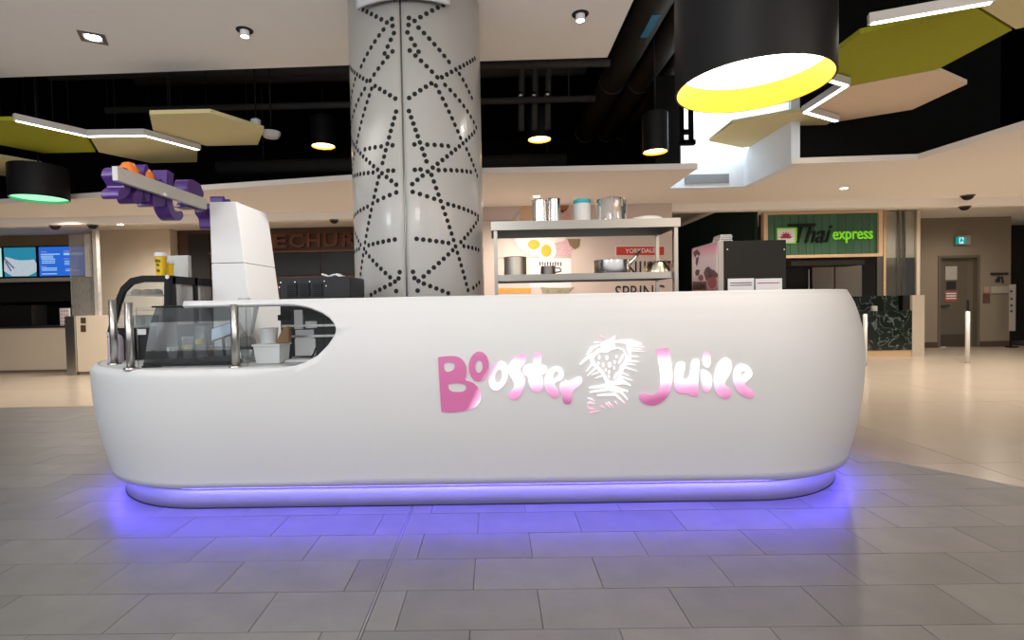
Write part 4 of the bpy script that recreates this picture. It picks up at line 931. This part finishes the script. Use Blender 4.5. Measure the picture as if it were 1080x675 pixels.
fit_text('express_lettering', 'express', 877.5, 919.5, 244.5, 256.8, YS_, mat('lime_green',(.20,.62,.02),.5,emit=(.2,.7,.02),es=.25,noise=.05), ts, .012, 0, .02, .008)
# its interior
ti = thing('restaurant_kitchen', 'dark restaurant kitchen with pale steel wall panels under the green sign', 'kitchen', (6.5,12,0))
box('side_wall', sx0-.05, sx0, YT+.2, 14.0, 0, 3.2, mat('dark_green_wall',(.010,.030,.022),.6,noise=.1), ti)
box('back_wall', sx0, PY(935,300,14).x, 14.0, 14.2, 0, 3.2, M_dark, ti)
for k, (a_, b_) in enumerate(((857,879.5),(881,909))): box('steel_wall_panel', PY(a_,290,13.9).x, PY(b_,290,13.9).x, 13.9, 13.95, 0, PY(880,277,13.9).z, mat('pale_steel',(.50,.46,.41),.35,.7,noise=.06), ti)
box('hood', PY(832,276,12.5).x, PY(912,276,12.5).x, 12.4, 13.2, PY(870,280,12.5).z, PY(870,275,12.5).z, M_dark, ti)
box('hanging_pole', PY(853,290,13).x-.012, PY(853,290,13).x+.012, 12.99, 13.01, 1.0, PY(853,284,13).z, M_steel, ti)
YG = 11.7
rc = thing('marble_counter', 'dark green veined marble counter with oak base in front of the restaurant', 'counter', (PY(928,370,YG).x,YG,0))
def marble():
    m = mat('green_black_marble',(.012,.018,.015),.15); nt = m.node_tree; N = nt.nodes; L = nt.links; b = N['Principled BSDF']
    tc = N.new('ShaderNodeTexCoord'); nz = N.new('ShaderNodeTexNoise'); nz.inputs['Scale'].default_value = 3.2; nz.inputs['Detail'].default_value = 8; nz.inputs['Distortion'].default_value = 1.2; L.new(tc.outputs['Object'], nz.inputs[0])
    rp = N.new('ShaderNodeValToRGB'); L.new(nz.outputs[0], rp.inputs[0]); e = rp.color_ramp.elements; e[0].position = .478; e[0].color = (.010,.016,.013,1); e[1].position = .522; e[1].color = (.014,.020,.017,1); k = e.new(.50); k.color = (.13,.16,.145,1)
    L.new(rp.outputs[0], b.inputs['Base Color']); return m
MM = marble()
gx0, gx1 = PY(840,350,YG).x, PY(962,350,YG).x
gz = PY(930,328,YG).z; gt = PY(930,312,YG).z; gb0 = PY(930,369.5,YG).z
box('marble_front', gx0, gx1, YG, YG+.4, gb0, gz, MM, rc); box('marble_backledge', gx0, gx1, YG+.4, YG+.5, gb0, gt, MM, rc); box('oak_base', gx0, gx1, YG+.02, YG+.4, 0, gb0, M_oak, rc)
sp2 = PY(962,350,YG-.1); box('stone_end', gx1, PY(975,350,YG).x, YG-.002, YG+.06, 0, gt, mat('pale_stone',(.50,.43,.34),.4,noise=.08), rc)
lathe_thing('sauce_pot', [(0,0),(.06,0),(.06,.09),(.05,.11),(0,.11)], (PY(922,325,YG+.2).x,YG+.2,gz+.001), mat('cream_ceramic',(.5,.46,.38),.4,noise=.05), 'small cream pot on the dark marble counter', 'pot')
gsr = thing('storefront_glazing', 'glass partition with steel posts between the restaurant and the grey door', 'partition', (PY(950,300,YG).x,YG+.3,0))
for a_, b_, m in ((930.5,936,M_steelh),(937.5,940,M_oak),(953.5,955.5,M_steelh),(959,961,M_steelh),(973,976.5,M_wall)): box('upright', PY(a_,300,YG+.25).x, PY(b_,300,YG+.25).x, YG+.41, YG+.47, gt+.002, 3.26, m, gsr)
box('glass_pane', PY(940,300,YG+.25).x, PY(973,300,YG+.25).x, YG+.43, YG+.44, gt+.002, 3.25, M_glass, gsr)
box('stone_panel', PY(940,240,YG+.25).x, PY(976,240,YG+.25).x, YG+.51, YG+.56, PY(950,270,YG).z, 3.26, M_wall, gsr)
box('dark_panel', PY(938,240,YG+.25).x, PY(962,240,YG+.25).x, YG+.51, YG+.56, gt, PY(950,270,YG).z, M_taupe, gsr)
# ---- taupe wall with the service door
YD = 13.5
dx = [PY(p,300,YD).x for p in (975,989,1033,1066)]; dz = PY(1010,269.5,YD).z
tw2 = MB(); tw2.box(dx[0]-.1,dx[1],YD,YD+.2,0,3.27); tw2.box(dx[2],dx[3],YD,YD+.2,0,3.27); tw2.box(dx[1],dx[2],YD,YD+.2,dz,3.27)
st(tw2.build('wall_right', M_taupe), 'taupe wall with a grey service door at the right', 'wall')
bb2 = MB(); bz = PY(1000,360.5,YD).z; bb2.box(dx[0]-.1,dx[1]-.0,YD-.015,YD,0,bz); bb2.box(dx[2],dx[3],YD-.015,YD,0,bz); st(bb2.build('baseboard_right', mat('brown_base',(.075,.05,.035),.6,noise=.1)), 'dark brown baseboard along the taupe wall', 'baseboard')
d1 = box('door_1', dx[1]+.06, PY(1024,300,YD).x, YD+.10, YD+.15, .01, dz-.06, mat('door_grey_brown',(.11,.095,.07),.5,noise=.06)); st(d1, 'grey-brown metal service door with two paper notices', 'door')
M_frame = mat('door_frame_paint',(.13,.11,.08),.5,noise=.06)
fm = MB(); fm.box(dx[1],dx[1]+.06,YD-.02,YD+.2,0,dz); fm.box(dx[2]-.06,dx[2],YD-.02,YD+.2,0,dz); fm.box(dx[1]+.06,dx[2]-.06,YD-.02,YD+.2,dz-.06,dz); fm.box(PY(1024,300,YD).x,dx[2]-.06,YD+.11,YD+.15,0,dz-.06)
fo = fm.build('door_frame', M_frame, None); fo.parent = d1
def dbox(nm, x0_, y0_, x1_, y1_, m, par=d1, Y=YD+.10, d=.01): a, b_ = PY(x0_,y0_,Y), PY(x1_,y1_,Y); o = box(nm, a.x, b_.x, Y-d, Y-.001, b_.z, a.z, m); o.parent = par; return o
dbox('door_notice', 997,281,1009,295, mat('notice_grey',(.40,.38,.33),.7,noise=.1)); dbox('door_notice', 996,307,1009.5,318, mat('notice_red',(.30,.09,.07),.7,noise=.4,nscale=25)); dbox('door_window', 998,297,1008,305, M_dark)
for k in range(3): dbox('notice_line', 997.5,309+2.6*k,1008,310+2.6*k, M_paper, d=.013)
dbox('push_bar', 990.5,321.5,1000,323, M_steel, d=.05); dbox('kick_plate', 991,353,1020,364.5, mat('kick_brown',(.06,.045,.032),.5,noise=.1)); dbox('door_lock', 1018.5,317,1021,332, M_steel, d=.03)
ex = thing('exit_sign', 'small teal running-man exit sign above the grey door', 'sign', (PY(1013,253,YD).x,YD-.1,PY(1013,258,YD).z))
a, b_ = PY(1006.5,249,YD), PY(1020,258,YD); box('sign_frame', a.x, b_.x, YD-.10, YD-.001, b_.z, a.z, mat('sign_grey',(.35,.34,.30),.5,noise=.05), ex)
a, b_ = PY(1008,250.3,YD-.1), PY(1018.7,257,YD-.1); box('sign_face', a.x, b_.x, YD-.106, YD-.1, b_.z, a.z, mat('exit_teal',(.0,.15,.15),.4,emit=(.0,.28,.27),es=.7,noise=.03), ex)
a, b_ = PY(1011.5,250.5,YD-.1), PY(1016,256.8,YD-.1); box('sign_door', a.x, b_.x, YD-.109, YD-.106, b_.z, a.z, mat('exit_pale',(.3,.7,.75),.4,emit=(.35,.85,.9),es=.9,noise=.03), ex)
c0 = PY(1013.8,253.5,YD-.11); b = MB(); b.tube((c0.x,YD-.112,c0.z+.05),(c0.x,YD-.109,c0.z+.05),.018,n=8); b.prism([(c0.x-.03,YD-.112,c0.z-.06),(c0.x-.01,YD-.112,c0.z-.06),(c0.x+.02,YD-.112,c0.z),(c0.x+.05,YD-.112,c0.z-.05),(c0.x+.06,YD-.112,c0.z-.04),(c0.x+.03,YD-.112,c0.z+.03),(c0.x-.02,YD-.112,c0.z+.03)],(0,.003,0)); b.build('running_figure', mat('exit_green',(.0,.2,.2),.4,noise=.03), ex)
wsn = thing('wall_notices', 'cluster of small notices and an intercom on the taupe wall right of the door', 'notice', (PY(1050,300,YD).x,YD,PY(1050,310,YD).z))
def nbox(nm, x0_, y0_, x1_, y1_, m): a, b_ = PY(x0_,y0_,YD), PY(x1_,y1_,YD); return box(nm, a.x, b_.x, YD-.03, YD-.001, b_.z, a.z, m, wsn)
nbox('black_bar', 1044.5,287.8,1062.5,290, M_ink); nbox('white_plate', 1045,302,1062.5,309, mat('plate_grey',(.42,.37,.31),.6,noise=.1)); nbox('pink_tag', 1037,302.5,1042,309, mat('tag_pink',(.42,.27,.24),.6,noise=.1)); nbox('intercom', 1036.5,310,1043,319, mat('intercom_red',(.13,.06,.05),.5,noise=.3))
for lp in ([(1049,296),(1052,291.5),(1054,292),(1054,297.5),(1050,298)],[(1052.5,293),(1057,291.5),(1058,298.5),(1056,298.5),(1055.5,294)]): polymesh('symbol', [[(PY(*p,YD).x,PY(*p,YD).z) for p in lp]], lambda u, v: Vector((u,YD-.02,v)), M_ink, wsn, None, .01)
st(box('wall_corridor', dx[3], 18, 15.2, 15.4, 0, 3.27, M_dark), 'dark corridor beyond the taupe wall', 'wall')
fs = thing('floor_stand_sign', 'narrow white board with black symbols standing in the dark corridor mouth', 'sign', (PY(1068,350,YD-.3).x,YD-.3,0))
a, b_ = PY(1065.5,300,YD-.3), PY(1071,349,YD-.3); box('board', a.x, b_.x, YD-.3, YD-.27, b_.z, a.z, mat('board_grey',(.36,.34,.30),.6,noise=.05), fs); box('foot', a.x-.02, b_.x+.02, YD-.36, YD-.2, 0, .03, M_plastic, fs); box('stem', (a.x+b_.x)/2-.02, (a.x+b_.x)/2+.02, YD-.27, YD-.24, .03, b_.z+.3, M_plastic, fs)
for y in (307,315,322,328): q = PY(1066.5,y,YD-.3); box('symbol', q.x-.02, q.x+.03, YD-.304, YD-.3, q.z-.03, q.z+.02, M_ink, fs)
tag(box('floor_mat', PY(1066,352,14).x, PY(1082,352,14).x, 13.3, 14.3, .0, .012, M_plastic), 'black rubber mat on the floor at the corridor mouth', 'mat')
# ---- bollards
for k, (px, pyb, pyt, lb) in enumerate(((1020.3,383,328,'slim white bollard in front of the grey service door'),(912.3,386,331,'slim white bollard half hidden behind the right end of the counter'))):
    g_ = PZ(px,pyb,0); zt = PY(px,pyt,g_.y).z; t = thing('bollard', lb, 'bollard', (g_.x,g_.y,0), 'slim white bollards')
    MB().tube((g_.x,g_.y,.0),(g_.x,g_.y,zt-.01),.036,n=16).build('post', mat('bollard_white',(.66,.65,.62),.35,.2,noise=.04), t); MB().lathe([(.036,zt-.01),(.033,zt),(0,zt+.003)],(g_.x,g_.y,0),16).build('cap', M_steel, t)

# ================================================================== OVERHEAD
# ---- pendants
def pendant(c, r_, h_, rec, label, inner, es, top=6.2, group='drum pendants', lamp=None, tint=(1,.95,.86)):
    t = thing('drum_pendant', label, 'pendant lamp', c, group)
    MB().lathe([(r_-.012,0),(r_,0),(r_,h_),(0,h_)], c, 48 if r_ > .3 else 24).build('shade', M_plastic, t)
    MB().lathe([(r_-.012,0),(r_-.014,rec+.02)], c, 48 if r_ > .3 else 24).build('inner_lining', inner, t)
    MB().lathe([(0,rec),(r_-.016,rec)], c, 48 if r_ > .3 else 24).build('diffuser', mat('diffuser_%g_%d'%(es,int(tint[2]*100)),(1,1,1),.5,emit=tint,es=es), t)
    MB().tube((c[0],c[1],c[2]+h_),(c[0],c[1],top),.012,n=8).build('suspension_rod', M_plastic, t)
M_yl = mat('yellow_lining',(.90,.46,.008),.6,noise=.03)
M_or = mat('orange_lining',(.95,.42,.04),.5,noise=.03)
pendant((1.60,3.30,2.615), .445, .62, .155, 'large black drum pendant with glowing yellow lining over the right of the counter', M_yl, 5)
for px, py, r_, lb in ((341,154.5,.21,'small black drum pendant with orange glow left of the column'),(569,147.5,.21,'small black drum pendant with orange glow right of the column'),(691,160.5,.22,'small black drum pendant with orange glow beside the light shaft')):
    yp = 7.065 if px > 650 else 9.3; q = PY(px, py, yp); pendant((q.x,q.y,q.z), r_*yp/9.3, .5, .03, lb, M_or, 7, tint=(1,.62,.25))
q = PY(42, 210, 7.42); pendant((q.x,q.y,q.z), .345, .45, .03, 'drum pendant with a green glowing underside at far left', mat('green_lining',(.1,.6,.3),.5,noise=.03), 1.0, tint=(.12,.85,.42))
# ---- hexagonal acoustic panels
HZ = 3.53; HK = (HZ-HC)/(3.0-HC)
def hexpanel(c, R, a0, m, label, z=HZ):
    c = (c[0]*HK, c[1]*HK); R *= HK
    t = thing('hexagon_panel', label, 'ceiling panel', (c[0],c[1],z), 'hexagonal ceiling panels')
    pts = [(c[0]+R*math.cos(a0+PI/3*i), c[1]+R*math.sin(a0+PI/3*i), z) for i in range(6)]
    MB().prism(pts, (0,0,.045)).build('panel', m, t)
    for i in (0,2,4):
        p = pts[i]; x, y = c[0]+(p[0]-c[0])*.7, c[1]+(p[1]-c[1])*.7
        MB().tube((x,y,z+.045),(x,y,6.2),.004,n=5).build('suspension_wire', M_plastic, t)
M_ol = mat('olive_felt',(.36,.37,.015),.9,noise=.1,nscale=30); M_tan = mat('tan_felt',(.80,.63,.46),.9,noise=.06,nscale=30); M_kh = mat('khaki_felt',(.72,.64,.34),.9,noise=.06,nscale=30)
Rh = .555
hexpanel((2.852,3.745), Rh, PI/6, M_ol, 'olive green hexagon panel hanging at the upper right')
hexpanel((3.325,4.60), Rh, PI/6, M_tan, 'peach hexagon panel hanging beside the big pendant')
hexpanel((2.785,5.41), Rh, PI/6, M_kh, 'khaki hexagon panel hanging before the light shaft')
hexpanel((3.345,2.90), Rh, PI/6, M_kh, 'khaki hexagon panel cut off by the upper right corner')
hexpanel((-4.46,5.09), Rh, 0, M_ol, 'olive green hexagon panel hanging at the left edge')
hexpanel((-2.67,5.0), Rh-.03, 0, M_kh, 'khaki hexagon panel nearest the column on the left')
hexpanel((-3.63,5.58), Rh-.03, 0, M_kh, 'khaki hexagon panel between the green panel and purple sign')
q = [PZ(48,176,HZ), PZ(30,160,HZ)]; hexpanel((q[0].x/HK-.52,q[0].y/HK-.1), Rh, 0, M_kh, 'khaki hexagon panel low at the left edge')
def ledbar(pxs, z, label):
    t = thing('led_light_line', label, 'light', tuple(PZ(*pxs[0], z)), 'zigzag light lines on the panels')
    for a, b_ in zip(pxs, pxs[1:]):
        A_, B2 = PZ(*a, z), PZ(*b_, z); d = (B2-A_).normalized(); n_ = Vector((-d.y,d.x,0))*.028
        MB().prism([A_-n_-d*.02, B2-n_+d*.02, B2+n_+d*.02, A_+n_-d*.02], (0,0,.075)).build('channel', mat('led_channel',(.55,.53,.5),.5,noise=.03), t)
        mid = (A_+B2)/2; MB().tube((mid.x,mid.y,z+.075),(mid.x,mid.y,6.2),.004,n=5).build('suspension_wire', M_plastic, t)
        n2 = n_*.72; MB().prism([A_-n2, B2-n2, B2+n2, A_+n2], (0,0,-.004)).build('diffuser_strip', M_led, t)
ledbar([(919,25),(1045,3)], HZ-.085, 'straight white light line along the olive green panel at upper right')
ledbar([(868,83),(893,90.5),(849,118.5),(882,128)], HZ-.085, 'zigzag white light line between the big pendant and khaki panel')
ledbar([(17,127.5),(92,144),(152,143),(209,158)], HZ-.085, 'bent white light line joining the hexagon panels on the left')
# ---- ducts
for k, (x, r_, z) in enumerate(((1.93,.2,4.82),(2.36,.18,4.80),(2.67,.10,4.74))):
    t = thing('air_duct', ('thick black duct nearest the white ceiling edge','black duct in the middle of the three beside the white ceiling','thinnest black duct of the three, nearest the big pendant')[k], 'duct', (x,8,z), 'black ducts in the ceiling void')
    MB().tube((x+.0,-2,z),(x,11.8,z),r_,n=24).build('duct_pipe', M_duct, t)
    for y in (2.5,5.5,8.5,11): 
        xx = x; MB().tube((xx,y,z),(xx,y+.05,z),r_+.012,n=24).build('joint_ring', M_duct, t)
    if k < 2:
        q = PZ(690 if k == 0 else 727, 28, z-r_); q.x = x; b = MB(); b.box(q.x-.05,q.x+.05,q.y-.25,q.y+.25,z-r_-.006,z-r_+.02); b.build('blue_label', mat('blue_sticker',(.05,.22,.42),.5,noise=.2), t)
for k, (y, z, r_) in enumerate(((7.2,4.52,.05),(8.25,4.45,.05),(11.6,4.42,.15),(9.0,5.25,.12))):
    sp3 = thing('sprinkler_pipe', 'x', 'pipe', (-2,y,z)); MB().tube((-6,y,z),(1.6,y,z),r_,n=12).build('pipe_run', M_duct, sp3)
    for xh in (-5,-1.5,1.2): MB().tube((xh,y,z+r_*.8),(xh,y,6.2),.01,n=6).build('hanger_rod', M_duct, sp3)
    tag(sp3, ('thin black pipe crossing just behind the white ceiling edge','second thin black pipe behind the white ceiling edge','thick black cross pipe at the rear of the void','high black pipe crossing the middle of the void')[k], 'pipe', 'black pipes in the ceiling void')
for k, (px, py) in enumerate(((549,100),(563,100),(577,99))):
    q = PY(px, py, 8.4); t = thing('conduit', ('left one of three hanging conduits right of the column','middle one of three hanging conduits right of the column','right one of three hanging conduits right of the column')[k], 'conduit', (q.x,8.4,q.z), 'hanging conduits')
    MB().tube((q.x,8.4,q.z-.55),(q.x+.06,8.4,6.2),.05,n=10).build('pipe', M_duct, t); MB().tube((q.x,8.4,q.z-.05),(q.x+.003,8.4,q.z+.03),.053,n=10).build('coupling_band', M_steel, t)
br = thing('pipe_bracket', 'black steel hanging bracket in front of the light shaft', 'bracket', (PY(728,140,7.0).x,7.0,PY(728,152,7.0).z))
for x0_, y0_, x1_, y1_ in ((727,108,731,152),(717,148,733,152.5),(718,108,721,152),(718,137,728,141)): a, b_ = PY(x0_,y0_,7.0), PY(x1_,y1_,7.0); box('bracket_bar', a.x, b_.x, 6.97, 7.05, b_.z, a.z, M_black, br)
box('hanger_rod', PY(722,110,7).x, PY(724,110,7).x, 7.0, 7.02, PY(722,110,7).z, 4.60, M_black, br)
# ---- downlights in the near ceiling
def down(px, py, label, square=False, z=CZ, sc=1.0, group='recessed downlights'):
    q = PZ(px, py, z); t = thing('downlight', label, 'downlight', (q.x,q.y,z), group)
    if square:
        b = MB(); M_ = Matrix.Translation((q.x,q.y,0)) @ Matrix.Rotation(.5,4,'Z')
        for x0_, x1_, y0_, y1_ in ((-.11,.11,-.11,-.075),(-.11,.11,.075,.11),(-.11,-.075,-.075,.075),(.075,.11,-.075,.075)): b.box(x0_,x1_,y0_,y1_,z-.008,z+.0,M_)
        b.build('trim_frame', mat('trim_dark',(.10,.10,.10),.5,noise=.05), t); MB().lathe([(0,-.006),(.06,-.006),(.07,.0)],(q.x,q.y,z),20).build('lamp_face', M_white_emit, t)
    else:
        MB().lathe([(.035*sc,-.006),(.075*sc,-.006),(.08*sc,0)],(q.x,q.y,z),20).build('trim_ring', M_plastic, t)
        MB().lathe([(.042*sc,0),(.042*sc,-.05*sc),(.036*sc,-.06*sc)],(q.x,q.y,z),16).build('lamp_barrel', M_paper, t); MB().lathe([(0,-.058*sc),(.036*sc,-.058*sc)],(q.x,q.y,z),16).build('lamp_face', M_white_emit, t)
    return q
for px, py, lb, sq in ((98,39.5,'square recessed downlight at the left of the white ceiling',True),(258,32,'round downlight left of the column in the white ceiling',False),(612,15,'round downlight right of the column in the white ceiling',False)):
    q = down(px, py, lb, sq); spot((q.x,q.y,CZ-.08), 30, (1,.95,.88), 110)
for px, py, lb in ((890,198.5,'small bright downlight in the rear ceiling above the green sign'),(127,239,'small bright downlight in the rear ceiling above the yellow cups'),(566,207,'small bright downlight in the rear ceiling above the steel cups')):
    q = PZ(px,py,RZ); RZ_ = RZ
    if q.y > 9.28: q = PY(px,py,9.4); RZ = 2.87
    t = thing('ceiling_spot', lb, 'downlight', (q.x,q.y,RZ), 'rear ceiling downlights'); MB().lathe([(.05,-.004),(.075,-.004),(.08,0)],(q.x,q.y,RZ),16).build('trim_ring', M_paper, t); MB().lathe([(0,-.005),(.05,-.005)],(q.x,q.y,RZ),16).build('lamp_face', M_white_emit, t); RZ = RZ_
# ---- dome cameras and detector
for px, py, r_, lb in ((58,236,.075,'black dome camera at the far left of the rear ceiling'),(97.5,234.5,.075,'black dome camera above the etched glass screen'),(352,225.5,.07,'black dome camera above the wooden fascia left of the column'),(1020.5,206,.085,'nearer black dome camera above the grey door'),(1017.5,213,.075,'farther black dome camera above the grey door')):
    q = PZ(px,py,RZ); RZ_ = RZ
    if q.y > 9.28: q = PY(px,py,9.4); RZ = 2.87
    t = thing('dome_camera', lb, 'camera', (q.x,q.y,RZ), 'ceiling dome cameras')
    MB().lathe([(0,-.02),(r_*1.15,-.02),(r_*1.2,0)],(q.x,q.y,RZ),18).build('mount', mat('camera_brown',(.12,.09,.07),.5,noise=.05), t); MB().lathe([(0,-.02-r_*.75),(r_*.5,-.02-r_*.65),(r_*.85,-.02-r_*.35),(r_,-.02)],(q.x,q.y,RZ),18).build('dome', M_plastic, t); RZ = RZ_
q = PY(286,141,7.0); sd_ = thing('smoke_detector', 'white round detector hanging in the dark left of the column', 'detector', (q.x,7.0,q.z)); MB().lathe([(0,-.06),(.09,-.05),(.12,-.01),(.12,.02),(0,.03)],(q.x,7.0,q.z),20).build('detector_body', M_paper, sd_); MB().tube((q.x,7.0,q.z+.03),(q.x,7.0,6.2),.012,n=8).build('drop_rod', M_plastic, sd_)
q = PY(270,131,6.9); t = thing('ceiling_speaker', 'small white hanging speaker above the detector', 'speaker', (q.x,6.9,q.z)); MB().lathe([(0,-.05),(.05,-.05),(.065,.05),(.02,.08),(0,.08)],(q.x,6.9,q.z),16).build('speaker_body', M_paper, t); MB().tube((q.x,6.9,q.z+.08),(q.x,6.9,6.2),.01,n=8).build('drop_rod', M_plastic, t)
